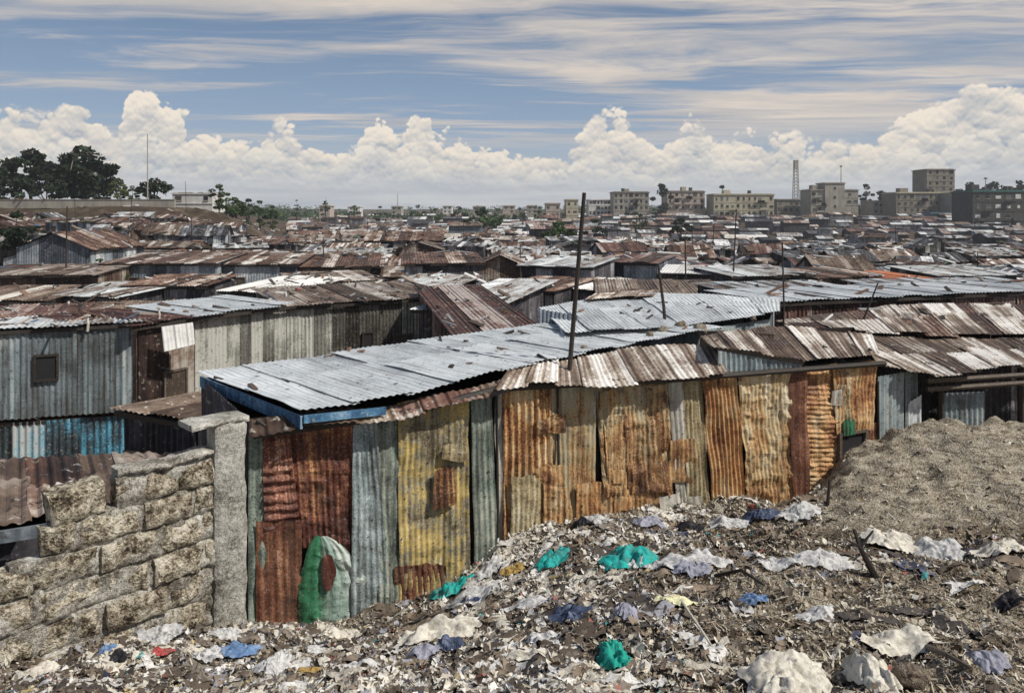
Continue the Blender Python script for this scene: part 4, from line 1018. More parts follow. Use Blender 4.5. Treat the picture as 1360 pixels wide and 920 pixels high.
sky_trees = [(394,264,10,230),(432,266,14,250),(470,272,18,260),(505,273,16,270),(555,272,20,280),(578,276,16,260),(610,274,22,270),(640,278,30,255),(662,276,20,262),(690,275,16,290),
             (717,273,16,240),(850,283,20,230),(838,276,18,300)]
nm = ['single upright tree on the skyline left of centre','second small skyline tree from the left slope','low spreading tree on the skyline above the brown gable','dark tree on the skyline left of the centre','flat green tree on the skyline above the purple-walled shack',
      'small green tree just below the skyline at centre','pale green tree cluster at centre skyline','wide green tree low in the far settlement','rounded tree left of the pale far houses','small tree just left of the tall pole skyline gap',
      'dark round tree beside the first pale far house','wide dark tree in front of the grey flats','dark tree in front of the first grey block']
for i, (px, yt, wd, D) in enumerate(sky_trees):
    tree(nm[i], px, yt, yt+16, wd, D, 'leafg' if i % 3 else 'leafd', seed=40+i, shape='tall' if i < 2 else 'round', lift=.05, clumps=8, leaves=40)
rt = [('feathery tree rising between the two grey blocks',879,243,282,30,318,'leafd','tall'),('dark tree on top of the rise left of the cream block',959,246,268,22,345,'leafd','round'),
      ('dark tree right of the tall mast',1078,256,275,26,345,'leafd','round'),('small dark tree left of the block with the narrow tower',1066,258,276,16,340,'leafd','round'),
      ('tall dark tree right of the block with the narrow tower',1150,243,275,22,340,'leafd','tall'),('low wide dark tree between the two tower blocks',1170,254,278,34,345,'leafd','round'),
      ('dark tree behind the wide brown block',1200,252,275,26,350,'leafd','round'),('dark tree behind the square tower, right side',1288,242,265,30,360,'leafd','round'),
      ('dark tree over the green-roofed building',1320,243,262,34,365,'leafd','round'),('dark tree at the right edge of the skyline',1354,240,262,28,365,'leafd','round')]
for i, (lab, px, yt, yb, wd, D, lf, sh) in enumerate(rt): tree(lab, px, yt, yb, wd, D, lf, seed=70+i, shape=sh, lift=.05, clumps=10, leaves=55)
for i, (px, py, wd, D, lf, lab) in enumerate([(742,306,46,120,'leafg','green bush patch among shacks left of the tall pole'),(1095,341,62,95,'leafg','bright green bush patch among shacks right of centre'),
        (790,301,30,140,'leafd','dark bush patch right of the tall pole'),(905,300,30,150,'leafd','dark bush patch below the grey blocks'),(640,290,50,190,'leafg','long green bush patch low on the centre skyline'),(170,372,16,40,'leafg','tiny green bush by the rust-roofed shack on posts')]):
    tree(lab, px, py-11, py+8, wd, D, lf, seed=90+i, shape='round', lift=.0, name='bush', clumps=10, leaves=60)

# ================================================================== SKYLINE BUILDINGS
def bmat(name, c, c2):
    m, t, b = newmat(name); g = t.n('ShaderNodeNewGeometry').outputs['Position']
    n = t.noise(g, .35, 5, .7); n2 = t.noise(t.vm('MULTIPLY', g, (1.0,1.0,.12)), 1.2, 3, .6)
    put_bsdf(t, b, t.ramp(t.add(t.mul(n, .5), t.mul(n2, .5)), [(.35, c2), (.62, c)]), .9); return m
M['cream'] = bmat('cream_plaster', (.52,.48,.35), (.33,.30,.23)); M['gplas'] = bmat('grey_plaster', (.40,.37,.31), (.22,.205,.18))
M['dplas'] = bmat('dark_brown_plaster', (.29,.26,.21), (.15,.135,.115)); M['nplas'] = bmat('soot_dark_plaster', (.09,.085,.08), (.05,.048,.045)); M['pink'] = bmat('pinkish_plaster', (.48,.40,.34), (.36,.31,.27))
M['white'] = bmat('white_plaster', (.70,.69,.66), (.5,.49,.47)); M['groof'] = bmat('green_roof_paint', (.06,.17,.15), (.04,.10,.09)); M['glass'] = M['hole']
M['slate2'] = bmat('shuttered_window', (.16,.17,.19), (.08,.085,.09)); M['teal'] = bmat('blue_sheet_roof', (.10,.20,.26), (.07,.14,.18))
win_proto = {}
def building(label, a, b_, yt, yb, D, dp=12, m='gplas', floors=4, cols=8, roof=None, tower=None, name='apartment_block', ww=1.1, wh=1.2, dz=0.0, slab=True, light=False):
    rb_ = random.Random(int(a*7+b_))
    x0 = (a-HX)/F*D; x1 = (b_-HX)/F*D; zt = yz(yt, D); w = x1-x0; zg = min(float(H(x0, D, False)), yz(yb, D))-.5; h = zt-zg
    root = empty(name, (x0, D, zg), 0, label, 'building')
    mb = MB(); mb.box((0,0,0), (w,dp,h)); mb.build('wall', M[m], root)
    mb = MB()
    if slab: mb.box((-.35,-.35,h), (w+.35,dp+.35,h+.35)); mb.box((.3,.3,h+.35), (w-.3,dp-.3,h+.6))
    else: mb.box((-.15,-.15,h), (w+.15,dp+.15,h+.25))
    mb.build('roof', M[roof or m], root)
    base_h = yz(yb, D)-zg; fh = (h-base_h)/floors
    for f in range(floors):
        mb = MB(); mb.box((-.12,-.12,base_h+fh*f-.12), (w+.12,0,base_h+fh*f+.05)); mb.build('floor_band', M[m], root)
        for c in range(cols):
            if rb_.random() < .07: continue
            cx = w*(c+.5)/cols+rb_.uniform(-.15,.15); z0 = base_h+fh*(f+.32); h2 = min(wh, fh*.5)
            key = (round(ww,2), round(h2,2))
            if key not in win_proto:
                q = MB(); q.box((-ww/2,-.05,0), (ww/2,-.0,h2)); win_proto[key] = q.mesh('window', M['hole'])
                q = MB(); q.box((-ww/2-.15,-.14,-.12), (ww/2+.15,0,0)); win_proto[key+('s',)] = q.mesh('sill', M['cream'])
            o = bpy.data.objects.new('window', win_proto[key]); COL.objects.link(o); o.parent = root; o.location = (cx, -.01, z0); o.scale = (rb_.choice([.7,1,1,1.5]), 1, rb_.choice([.8,1,1.2]))
            set_mat(o, M[rb_.choice(['hole','hole','hole','slate2','nplas'] if not light else ['white','hole','slate2','white'])])
            if D < 330: 
                s_ = bpy.data.objects.new('sill', win_proto[key+('s',)]); COL.objects.link(s_); s_.parent = o
    if name == 'apartment_block' and w > 12:
        for q_ in range(rb_.randint(2, 4)):
            tx = rb_.uniform(1, w-3); th0 = h+(.55 if slab else .25); mb = MB()
            if q_ % 2: mb.tube([(tx,dp*.4,th0),(tx,dp*.4,th0+1.5)], .8, 10)
            else: mb.box((tx,dp*.3,th0),(tx+rb_.uniform(1.5,3.5),dp*.6,th0+rb_.uniform(1.2,2.2)))
            mb.build('water_tank' if q_ % 2 else 'stair_hut', M['nplas' if q_ % 2 else m], root)
        for f in range(1, floors):
            for c in range(rb_.randint(1, 3)):
                bx_ = rb_.uniform(.5, w-4); mb = MB(); z_ = base_h+fh*f; mb.box((bx_,-1.1,z_-.1),(bx_+3,-.13,z_+.05)); mb.box((bx_,-1.15,z_+.05),(bx_+3,-1.05,z_+.85)); mb.build('balcony', M[m], root)
    if tower:
        ta, tb_, ty, n = tower; tx0 = (ta-HX)/F*D-x0; tx1 = (tb_-HX)/F*D-x0; th = yz(ty, D)-zg
        mb = MB(); mb.box((tx0, -.6, base_h), (tx1, dp*.7, th)); mb.box((tx0-.3,-.9,th), (tx1+.3,dp*.7+.3,th+.5)); t_ = mb.build('tower', M[m], root)
        for f in range(n):
            z = base_h+(th-base_h)*(f+.35)/n
            for xx in ([.5] if tx1-tx0 < 9 else [.2,.5,.8]):
                key = (.9, 1.0)
                if key not in win_proto: q = MB(); q.box((-.45,-.05,0), (.45,0,1.0)); win_proto[key] = q.mesh('window', M['hole'])
                o = bpy.data.objects.new('window', win_proto[key]); COL.objects.link(o); o.parent = t_; o.location = (tx0+(tx1-tx0)*xx, -.61, z)
    return root
building('small pale house with pinkish wall, leftmost of the far skyline houses', 725, 744, 271, 290, 330, m='pink', floors=2, cols=3, name='house')
building('small grey-white house just left of the tall pole', 752, 768, 266, 286, 335, m='cream', floors=2, cols=2, name='house')
building('low pale block right behind the tall pole', 782, 812, 266, 287, 345, m='white', floors=3, cols=6)
building('flat-topped grey block with dark parapet and one tall dark opening', 815, 862, 256, 280, 330, m='gplas', roof='dplas', floors=3, cols=7)
building('grey-pink block divided by dark vertical strips', 886, 936, 255, 280, 325, m='pink', roof='dplas', floors=3, cols=6)
building('long cream block with four rows of small windows', 948, 1028, 259, 299, 316, m='cream', floors=4, cols=11)
building('grey block with a narrow central stair tower', 1077, 1140, 253, 292, 320, m='gplas', floors=4, cols=8, tower=(1095,1121,244,4))
building('wide brown-grey block crowned by a big square tower', 1190, 1274, 257, 293, 312, m='dplas', roof='cream', floors=4, cols=10, tower=None)
building('big square dark-edged tower rising behind the wide brown-grey block', 1231, 1268, 226, 262, 330, m='dplas', floors=5, cols=4, name='tower_block')
building('plain grey gable block right of the wide brown-grey block', 1272, 1291, 256, 305, 300, m='gplas', floors=3, cols=1, slab=False)
building('dark building with a green roof and white openings at the right edge', 1292, 1440, 255, 306, 250, m='nplas', roof='groof', floors=4, cols=11, ww=1.2, light=True)
building('low blue-roofed shed in front of the wide brown-grey block', 1236, 1271, 284, 296, 285, m='teal', roof='teal', floors=1, cols=3, name='shed', dp=6)
building('dark grey block between the cream block and the towered one', 1032, 1062, 266, 292, 335, m='dplas', floors=3, cols=4)
building('grey-brown house left of the wide brown block', 1160, 1190, 268, 294, 325, m='gplas', floors=3, cols=4, name='house')
building('low whitewashed house with a flat roof on the left hill', 229, 282, 258, 270, 135, m='white', floors=1, cols=3, name='house', dp=6, slab=False)
building('small tan house on the centre skyline', 424, 438, 274, 284, 330, m='pink', floors=1, cols=2, name='house', dp=8)
for i, (a, b_, yt, D, mm, lab) in enumerate([(520,533,275,420,'gplas','tiny grey house on the centre skyline'),(588,600,274,430,'white','tiny white house on the centre skyline'),
                              (628,644,275,420,'gplas','tiny grey house on the skyline right of centre'),(668,684,274,410,'pink','tiny pinkish house on the skyline left of the pole'),
                              (700,714,274,380,'gplas','tiny grey house on the skyline near the dark round tree'),(462,478,275,400,'white','tiny white house on the skyline left of centre')]):
    building(lab, a, b_, yt, yt+10, D, m=mm, floors=2, cols=2, name='house', dp=8)
# pale boundary wall on the left hill
mb = MB(); x0 = (-80-HX)/F*112; x1 = (232-HX)/F*112
mb.box((0,0,0), (x1-x0, .3, 1.25)); mb.box((-.05,-.08,1.25), (x1-x0+.05,.38,1.33))
o = mb.build('boundary_wall', M['gplas']); o.location = (x0, 112, yz(273.5,112)-.35); tag(o, 'long pale low wall below the big dark trees on the left hill', 'wall')
# masts
def mast(label, px, y0, y1, D, r, lattice=False, ball=False):
    p0 = P(px, y0, D); p1 = P(px, y1, D); L = (p1-p0).length; e = empty('mast', p0, 0, label, 'mast')
    mb = MB()
    if lattice:
        for a in range(4):
            c, s_ = [(1,1),(1,-1),(-1,-1),(-1,1)][a]; mb.tube([(c*r,s_*r,0),(c*r*.55,s_*r*.55,L)], .16, 5)
        n = 12
        for k in range(n):
            z = L*k/n; q = r*(1-.45*k/n); z2 = L*(k+1)/n
            for (c, s_, c2, s2) in [(1,1,1,-1),(1,-1,-1,-1),(-1,-1,-1,1),(-1,1,1,1)]: mb.tube([(c*q,s_*q,z),(c2*q*.96,s2*q*.96,z2)], .10, 4)
        mb.build('lattice', M['gplas'], e); mb = MB(); mb.box((-r*.75,-r*.75,L*.78), (r*.75,r*.75,L*1.0)); mb.build('antenna_panels', M['gplas'], e)
    else:
        mb.tube([(0,0,0),(0,0,L)], [r, r*.6], 6); mb.build('shaft', M['gplas'], e)
        if ball: mb = MB(); mb.tube([(0,0,L-.4),(0,0,L),(0,0,L+.5)], [.2,.75,.2], 8); mb.build('beacon', M['dplas'], e)
mast('tall grey lattice mast standing between the cream block and the towered block', 1057, 266, 213, 340, 1.15, lattice=True)
mast('thin mast with a dark round head above the narrow stair tower', 1117, 250, 221, 340, .22, ball=True)
mast('very thin mast on the skyline left of centre', 528, 276, 257, 300, .16)
mast('thin mast above the green-roofed building', 1309, 262, 237, 300, .2, ball=True)
mast('thin mast on the skyline above the brown gable', 433, 276, 262, 300, .14)
mast('thin grey street pole in front of the left hill trees', 196, 272, 178, 118, .10)
for i, (px, y0, y1, D) in enumerate([(255,330,288,62),(101,300,262,90),(430,345,315,46),(690,352,322,45),(920,330,300,80),(1190,335,300,85),(1297,372,335,50)]):
    pole(['thin pole above the striped roofs at the left','thin pole below the boundary wall','thin pole over the brown shack gable','thin pole behind the tan-ended gabled shack','thin pole among the far shacks below the pink-grey block','thin pole among the far shacks below the wide brown block','thin pole beside the dark grey-roofed shack at the right'][i],
         P(px, y0, D)+Vector((0,0,-1.5)), P(px+R5.uniform(-2,2), y1, D), .05, .03)

# far belt of woodland along the horizon: one mass
wb_ = MB(); rW = np.random.default_rng(31)
for k in range(2300):
    D = rW.uniform(340, 900)**1.0; u = rW.uniform(-.8, .85)
    if fbm(np.array(u*7), np.array(D/130), 3, 91) < -.02: continue
    x = u*D; g = float(H(x, D, False)); hh = rW.uniform(2.5, 6)*(1 if D < 500 else 1.4); rr0 = rW.uniform(3, 7); c0 = rW.uniform(0, 1)
    for j in range(26):
        v = rW.normal(size=3); v /= np.linalg.norm(v); v = v*np.array([rr0, rr0*.6, hh*.5])*rW.uniform(.5, 1); p = np.array([x, D, g+hh*.5])+v
        a = rW.normal(size=3); a /= np.linalg.norm(a); b_ = np.cross(a, rW.normal(size=3)); b_ /= np.linalg.norm(b_); q = rW.uniform(.5, 1.2)
        wb_.face([p-a*q, p+b_*q*.7, p+a*q, p-b_*q*.7], [(0,0)]*4, float(np.clip(c0*.6+rW.uniform(0,.4),0,1)))
tag(wb_.build('far_woodland', M['leafg']), kind='stuff')

# bits of timber, stone, scrap sheet lying on the roofs of the settlement: one mass
M['clut'] = scrap_mat('roof_clutter_colours', [(0,(.72,.72,.70)),(.14,(.46,.47,.47)),(.26,(.03,.028,.027)),(.5,(.10,.065,.05)),(.64,(.22,.13,.09)),(.76,(.36,.30,.25)),(.86,(.015,.015,.017)),(.93,(.10,.16,.26)),(.965,(.30,.08,.06)),(.98,(.06,.15,.08))], .8)
bpy.context.view_layer.update(); dg = bpy.context.evaluated_depsgraph_get(); cb = MB(); rC = np.random.default_rng(41); nc = 0
for k in range(15000):
    D = 15+(rC.uniform(0, 1)**1.05)*190; u = rC.uniform(-.72, .76); x = u*D
    if D < 19 and (x > -7.5 or D < 17): 
        if not (x > 5.8 and 13 < D): continue
    if D < 46 and rC.uniform() < (.45 if u < 0 else .75)-.4*max(0, (D-30)/16): continue
    ok, loc, nrm, _i, ob, _m = SC.ray_cast(dg, Vector((x, D, 25)), Vector((0,0,-1)))
    if not ok or ob.name.startswith(('crown','trunk','wall','tower','ground')) and rC.uniform() < .8: continue
    L = rC.uniform(.15, .9)*(1+D/120)*rC.choice([.5, 1, 1.3]); wd = rC.uniform(.05, .22)*(1+D/100)*rC.choice([.6, 1, 2.2], p=[.5,.35,.15]); th_ = rC.uniform(.02, .09)*(1+D/130)
    if D < 46: L *= .9; wd *= .55; th_ *= .45
    zr = rC.uniform(0, math.pi); q = Vector((0,0,1)).rotation_difference(nrm).to_matrix().to_4x4()
    Mx = Matrix.Translation(loc) @ q @ Matrix.Rotation(zr, 4, 'Z') @ Matrix.Rotation(rC.normal()*.05, 4, 'Y')
    cb.box((-L/2,-wd/2,-.01), (L/2,wd/2,th_), float(rC.uniform(0,1)), M=Mx); nc += 1
for k in range(400):
    x = rC.uniform(-3.5, 6); D = rC.uniform(7.5, 15); ok, loc, nrm, _i, ob, _m = SC.ray_cast(dg, Vector((x, D, 12)), Vector((0,0,-1)))
    if not ok or not ob.name.startswith('roof_sheet') or rC.uniform() < .85: continue
    L = rC.uniform(.05, .34); q = Vector((0,0,1)).rotation_difference(nrm).to_matrix().to_4x4()
    Mx = Matrix.Translation(loc) @ q @ Matrix.Rotation(rC.uniform(0, math.pi), 4, 'Z'); cb.box((-L/2,-.014,-.005), (L/2,.014+rC.uniform(0,.03),.02), float(rC.choice([.3,.55,.6,.9,.7])), M=Mx)
for k in range(14):
    D = rC.uniform(34, 110); x = rC.uniform(-.6, .62)*D; g = float(H(x, D, False)); hp_ = rC.uniform(4.2, 6.0); lean = rC.uniform(-.25, .25)
    e_ = empty('wooden_pole', (x, D, g-.3), 0, 'thin bare pole rising a little above the shack roofs of the settlement', 'pole', 'bare poles among the shack roofs')
    m_ = MB(); m_.tube([(0,0,0),(lean*.4,0,hp_*.5),(lean,0,hp_)], [.05,.04,.03], 5); m_.build('shaft', M['pole'], e_)
tag(cb.build('roof_clutter', M['clut']), kind='stuff'); print('clutter', nc)
# pale square sheet hung beside the grey shack
o = MB(); arr, uv = sheet_grid(P(218,467,19.0), P(259,457,19.5), P(214,434,19.1), P(256,428,19.6), .1, .01, 4, .03, 88)
o.grid(arr-np.array(P(218,467,19.0))[None,None,:], uv, .5); o = o.build('hanging_sheet', M['tin'], solid=.004); o.location = P(218,467,19.0)
tag(o, 'pale square iron sheet hanging over the brown patched shack end', 'metal sheet')

# ================================================================== RUBBISH
def wallside(x, y):
    d = (x-W0[0])*WN[0]+(y-W0[1])*WN[1]; e = (x+2.75)*(-.714)+(y-7.4)*.70
    return np.where(x < -2.75, e+.12, d)
def trash_density(x, y):
    """1 on the littered band, low on bare soil at the lower right and on the mound"""
    px = x/y*F+HX; h = near_h(x, y); py = -h/y*F+HY
    bare = ss(840, 1000, px)*ss(735, 790, py)
    mound = ss(1060, 1120, px)*(1-ss(700, 740, py))
    d = 1-.93*bare-.985*mound-.55*ss(840, 960, px)*(1-bare)*(1-mound)
    return np.clip(d*(.25+1.5*(fbm(x*1.5, y*1.9, 3, 77)+.5)), .01, 1)
def moundm(x, y):
    px = x/y*F+HX; py = -near_h(x, y)/y*F+HY
    return ss(1060, 1120, px)*(1-ss(700, 740, py))
def scatter(n, dens, seed):
    r = np.random.default_rng(seed); xs = []; ys = []; c = 0
    while c < n:
        x = r.uniform(-6.2, 8, 60000); y = r.uniform(3.1, 11.2, 60000)
        k = (wallside(x, y) < -.02) & (np.abs(x/y) < .85) & (r.uniform(0, 1, 60000) < dens(x, y)*np.clip(5.5/y, .3, 1.3)/1.3)
        k &= ~((x > 5.0) & (y > 10.3))
        pxx = x/y*F+HX; pyy = -H(x, y)/y*F+HY
        for (bx_, by_, bw_, bh_) in BAGS: k &= ((pxx-bx_)/(bw_*.46))**2+((pyy-by_-bh_*.2)/(bh_*.42))**2 > 1
        xs.append(x[k]); ys.append(y[k]); c += int(k.sum())
    return np.concatenate(xs)[:n], np.concatenate(ys)[:n], r
def bits(name, n, dens, smin, smax, asp, mat, seed, R=3, C=3, bend=.5, tilt=.6, up=.01, power=2.5, drape=False):
    x, y, r = scatter(n, dens, seed)
    sz = smin+(smax-smin)*r.uniform(0, 1, n)**power; ar = r.uniform(*asp, n); th = r.uniform(0, 2*math.pi, n)
    u = np.linspace(-.5, .5, C); v = np.linspace(-.5, .5, R); U, V = np.meshgrid(u, v); U = U.ravel(); V = V.ravel()
    lx = U[None]*sz[:, None]*(1+.5*r.uniform(-1, 1, (n, R*C))*.4); ly = V[None]*(sz*ar)[:, None]*(1+.5*r.uniform(-1, 1, (n, R*C))*.4)
    lz = r.uniform(-1, 1, (n, R*C))*bend*(sz*np.minimum(ar, 1))[:, None]*.5
    t1 = r.normal(0, tilt, n)[:, None]; t2 = r.normal(0, tilt, n)[:, None]
    z2 = lz+np.sin(t1)*lx+np.sin(t2)*ly; lx = lx*np.cos(t1); ly = ly*np.cos(t2)
    X = x[:, None]+lx*np.cos(th)[:, None]-ly*np.sin(th)[:, None]; Y = y[:, None]+lx*np.sin(th)[:, None]+ly*np.cos(th)[:, None]
    Z = H(x, y)[:, None]+up+z2+np.abs(z2).mean(1)[:, None]*.7
    if drape: Z = H(X, Y)+up+np.abs(z2)*.6
    co = np.stack([X, Y, Z], -1).reshape(-1, 3).astype(np.float32)
    q = []
    for a in range(R-1):
        for b_ in range(C-1): q.append((a*C+b_, a*C+b_+1, (a+1)*C+b_+1, (a+1)*C+b_))
    q = np.array(q); f = (q[None]+np.arange(n)[:, None, None]*R*C).reshape(-1, 4).astype(np.int32)
    me = bpy.data.meshes.new(name); me.vertices.add(len(co)); me.vertices.foreach_set('co', co.ravel())
    me.loops.add(f.size); me.loops.foreach_set('vertex_index', f.ravel()); me.polygons.add(len(f)); me.polygons.foreach_set('loop_start', np.arange(0, f.size, 4, dtype=np.int32))
    me.update(calc_edges=True)
    at = me.attributes.new('sheet', 'FLOAT', 'CORNER'); cv = r.uniform(0, 1, n)
    if mat == 'scrap':
        pl_ = np.clip(.36+1.5*fbm(x*1.6+3, y*2.2, 3, 123), .10, .75)*(1-.6*ss(800, 1000, x/y*F+HX))
        wd_ = -wallside(x, y); pl_ = pl_+.28*(1-ss(.5, 1.6, wd_))*ss(560, 640, x/y*F+HX); lt = r.uniform(0, 1, n) < pl_
        cv = np.where(lt, r.uniform(0, .47, n), r.uniform(.47, 1, n)); cv = np.where((cv > .89) & (r.uniform(0, 1, n) < .55), .64, cv)
    cc = np.repeat(cv, len(q)*4).astype(np.float32); at.data.foreach_set('value', cc)
    me.materials.append(M[mat]); o = bpy.data.objects.new(name, me); COL.objects.link(o); tag(o, kind='stuff'); return o

def crumple(label, cat, name, px, py, wpx, hpx, mat, seed, bulge=.45, ang=0.0, group=None, N=26, mark=False, asp=None):
    N = 40
    D = hit(px, py+hpx*.3); w = wpx/F*D; hgt = hpx/F*D
    cx = (px-HX)/F*D; d = max(.12, (asp or .9)*hgt*1.5)
    s = np.linspace(-1, 1, N); U, V = np.meshgrid(s, s)
    R_ = np.sqrt(U*U+V*V)+1e-6; sq = np.maximum(np.abs(U), np.abs(V))/R_; U2 = U*sq; V2 = V*sq; rr_ = np.sqrt(U2**2+V2**2)
    A = np.arctan2(V2, U2); rim = 1+1.1*fbm(np.cos(A)*1.8+seed, np.sin(A)*1.8, 4, seed, .7)
    X = U2*rim*w/2; Y = V2*rim*d/2
    c_, s_ = math.cos(ang), math.sin(ang); X, Y = X*c_-Y*s_, X*s_+Y*c_
    dome = (1-rr_**2.2)*hgt*bulge
    Z = dome*(.6+1.4*fbm(U2*1.8+seed, V2*1.8, 2, seed+2)+.1)+(ridge(U2*1.3+seed, V2*3.6+U2*.8, 4, seed+3)-.5)*min(w, hgt*2)*.22*(1-rr_**3*.5)
    X = X+fbm(U2*3, V2*3+seed, 2, seed+4)*w*.16; Y = Y+fbm(U2*3+seed, V2*3, 2, seed+5)*d*.16
    wx = cx+X; wy = D+Y; Z = H(wx, wy, False)*0+H(cx, D)+(H(wx, wy)-H(cx, D))*.85+np.maximum(Z, -.03)+.03
    org = Vector((cx, D, float(H(cx, D))))
    arr = np.stack([wx, wy, Z], -1)-np.array(org)[None, None, :]
    mb = MB(); mb.grid(arr, np.stack([X, Y], -1), .5)
    o = mb.build(name, M[mat], smooth=False); o.location = org
    me = o.data; me.polygons.foreach_set('use_smooth', [True]*len(me.polygons)); tag(o, label, cat, group)
    if mark:
        b_ = MB(); off = np.array([0,-.006,.012])
        def patch(r0, r1, c0, c1):
            a = arr[r0:r1, c0:c1]+off; b_.grid(a, np.zeros(a.shape[:2]+(2,)), .5)
        # a ring and a few strokes of dark print
        for rr0, rr1, cc0, cc1 in [(6,11,5,6),(6,11,8,9),(10,12,5,9),(5,7,5,9),(6,9,11,12),(5,7,11,14),(7,11,14,17),(8,12,16,19),(9,13,18,22)]: patch(rr0, rr1+1, cc0, cc1+1)
        b_.build('print', M['ink'], o)
    return o
K = [
 ('turquoise plastic bag at the foot of the narrow greenish sheet','plastic bag',600,778,56,34,'bagt',1),
 ('small turquoise plastic bag below the bright rust sheet','plastic bag',736,737,46,26,'bagt',2),
 ('largest turquoise and white bag, under the olive and rust sheets','plastic bag',838,735,72,46,'bagt',3),
 ('sea-green plastic bag standing up at the bottom edge','plastic bag',816,874,38,54,'bagg',4),
 ('dark blue-black plastic heap at the foot of the right-hand sheets','plastic bag',1008,682,52,26,'bagb',5),
 ('white sheet of plastic left of the blue-black heap','plastic sheet',968,692,52,20,'bagw',6),
 ('pale plastic right of the blue-black heap by the mound','plastic sheet',1060,676,56,22,'bagw',7),
 ('white plastic beside the sea of litter right of the largest turquoise bag','plastic sheet',925,738,92,22,'bagw',8),
 ('white end of cloth touching the largest turquoise bag','plastic sheet',872,748,34,24,'bagw',9),
 ('crumpled lilac-grey bag below the white plastic','plastic bag',920,755,52,18,'bagl',10),
 ('white bag beside the small red-brown scrap sheet','plastic bag',652,752,38,28,'bagw',11),
 ('ochre plastic scrap below the bright rust sheet','plastic scrap',680,757,30,16,'bago',12),
 ('long cream strip of sacking draped across the litter','sacking',580,828,104,42,'bagc',14),
 ('upright grey-lilac bag among litter at the middle','plastic bag',832,806,30,40,'bagl',15),
 ('dark blue torn bag in the middle of the litter','plastic bag',760,816,60,22,'bagb',16),
 ('pale yellow paper strewn across the litter','paper',900,800,60,20,'bagy',17),
 ('lilac bag at the lower left of centre','plastic bag',562,868,42,24,'bagl',18),
 ('dark blue bag right of the lower lilac bag','plastic bag',598,856,34,24,'bagb',19),
 ('large white plastic sheet near the bottom left','plastic sheet',362,872,46,50,'bagw',20),
 ('white plastic bag lying below the hole in the block wall','plastic bag',214,840,60,32,'bagw',21),
 ('small red cloth left of the blue cloth','cloth',216,868,28,16,'bagr',22),
 ('blue cloth stretched in the litter at lower left','cloth',320,858,60,22,'bagblue',23),
 ('small blue cloth under the block wall','cloth',143,862,22,18,'bagblue',24),
 ('dark bundle next to the small blue cloth','bundle',158,874,22,14,'bagk',25),
 ('white plastic left of the blue cloth','plastic sheet',272,868,46,30,'bagw',26),
 ('pale green plastic at the bottom left corner','plastic sheet',50,890,46,16,'bagc',27),
 ('white crumpled plastic at the foot of the pillar','plastic bag',300,838,44,22,'bagw',28),
 ('big cream sacking sheet folded against the mound','sacking',1180,715,72,36,'bagc',29),
 ('pale torn sacking right of the big cream one','sacking',1247,724,64,36,'bagw',30),
 ('cream sacking corner at the right edge below the mound','sacking',1330,722,64,34,'bagc',31),
 ('pale plastic heap left of the dark forked branch','plastic sheet',1092,735,86,36,'bagw',32),
 ('white plastic between the litter and the cream sacking','plastic sheet',1030,745,70,26,'bagw',33),
 ('white plastic scrap on bare soil in the middle right','plastic scrap',1085,818,50,18,'bagw',34),
 ('long whitish strip on soil at lower right','plastic strip',1190,850,90,26,'bagc',35),
 ('pale bluish plastic bag at the lower right','plastic bag',1310,872,42,44,'bagl',36),
 ('black bag at the right edge','plastic bag',1338,800,44,22,'bagk',37),
 ('white plastic flap right of the long cream strip','plastic sheet',720,848,46,18,'bagw',38),
 ('white scrap of plastic above the small turquoise bag','plastic sheet',790,690,42,16,'bagw',39),
 ('dark plastic under the olive sheet by the wall','plastic bag',772,694,30,14,'bagk',40),
 ('bluish dark plastic right under the wall between the turquoise bags','plastic bag',860,692,40,20,'bagl',41),
 ('dark plastic tatter by the pale patches of the wall','plastic bag',918,700,44,14,'bagk',42),
 ('grey torn sheet across the lower centre','plastic sheet',700,872,60,24,'bagc',43),
 ('white plastic at the bottom edge left of the long cream strip','plastic sheet',478,880,60,24,'bagw',44),
 ('cream plastic under the green painted sheet','plastic sheet',452,838,62,26,'bagc',45),
 ('blue-grey torn cloth lying in the middle distance of soil','cloth',1000,795,38,20,'bagblue',46),
 ('pinkish brown board scrap at the bottom left of centre','board scrap',412,892,30,14,'bago',47),
 ('white plastic wad under the lilac bag by the large white sheet','plastic bag',420,862,30,24,'bagw',48),
 ('white strip on the litter right of the print-marked bag','plastic strip',700,800,60,16,'bagw',49),
]
BAGS = [(k[2],k[3],k[4],k[5]) for k in K]+[(632,792,78,30)]
bits('litter_scraps', 42000, trash_density, .012, .075, (.2,.9), 'scrap', 1, bend=.5, tilt=.45, R=4, C=4)
bits('loose_scraps', 1100, lambda x, y: trash_density(x, y)**2, .07, .22, (.25,.7), 'scrap', 2, 6, 7, .30, .10, .014, 1.8, True)
bits('torn_strips', 700, lambda x, y: (.02+trash_density(x, y)**1.3)*(1-moundm(x, y)), .18, .62, (.08,.30), 'scrap', 6, 4, 16, .35, .02, .018, 1.5, True)
bits('straw_fibres', 30000, lambda x, y: .35+.45*(1-trash_density(x, y))-.33*moundm(x, y), .015, .11, (.04,.10), 'twig', 3, 2, 3, .6, .35, .006)
bits('soil_crumbs', 30000, lambda x, y: .6-.4*moundm(x, y), .010, .035, (.6,1.2), 'twig', 4, 2, 2, .8, .7, .004)
for i, (lab, cat, px, py, w, h, m, sd) in enumerate(K):
    nm_ = cat.replace(' ', '_')
    crumple(lab, cat, nm_, px, py, w, h, m, sd*7+3, bulge=.36 if m in ('bagt','bagb','bagl','bagg','bagk') else .2, ang=((sd*37) % 10-5)*.06, asp=1.5 if w > h*2.5 else .9)
crumple('white plastic bag with dark blue print beside the leftmost turquoise bag', 'plastic bag', 'plastic_bag', 632, 792, 78, 30, 'bagw', 300, mark=True)
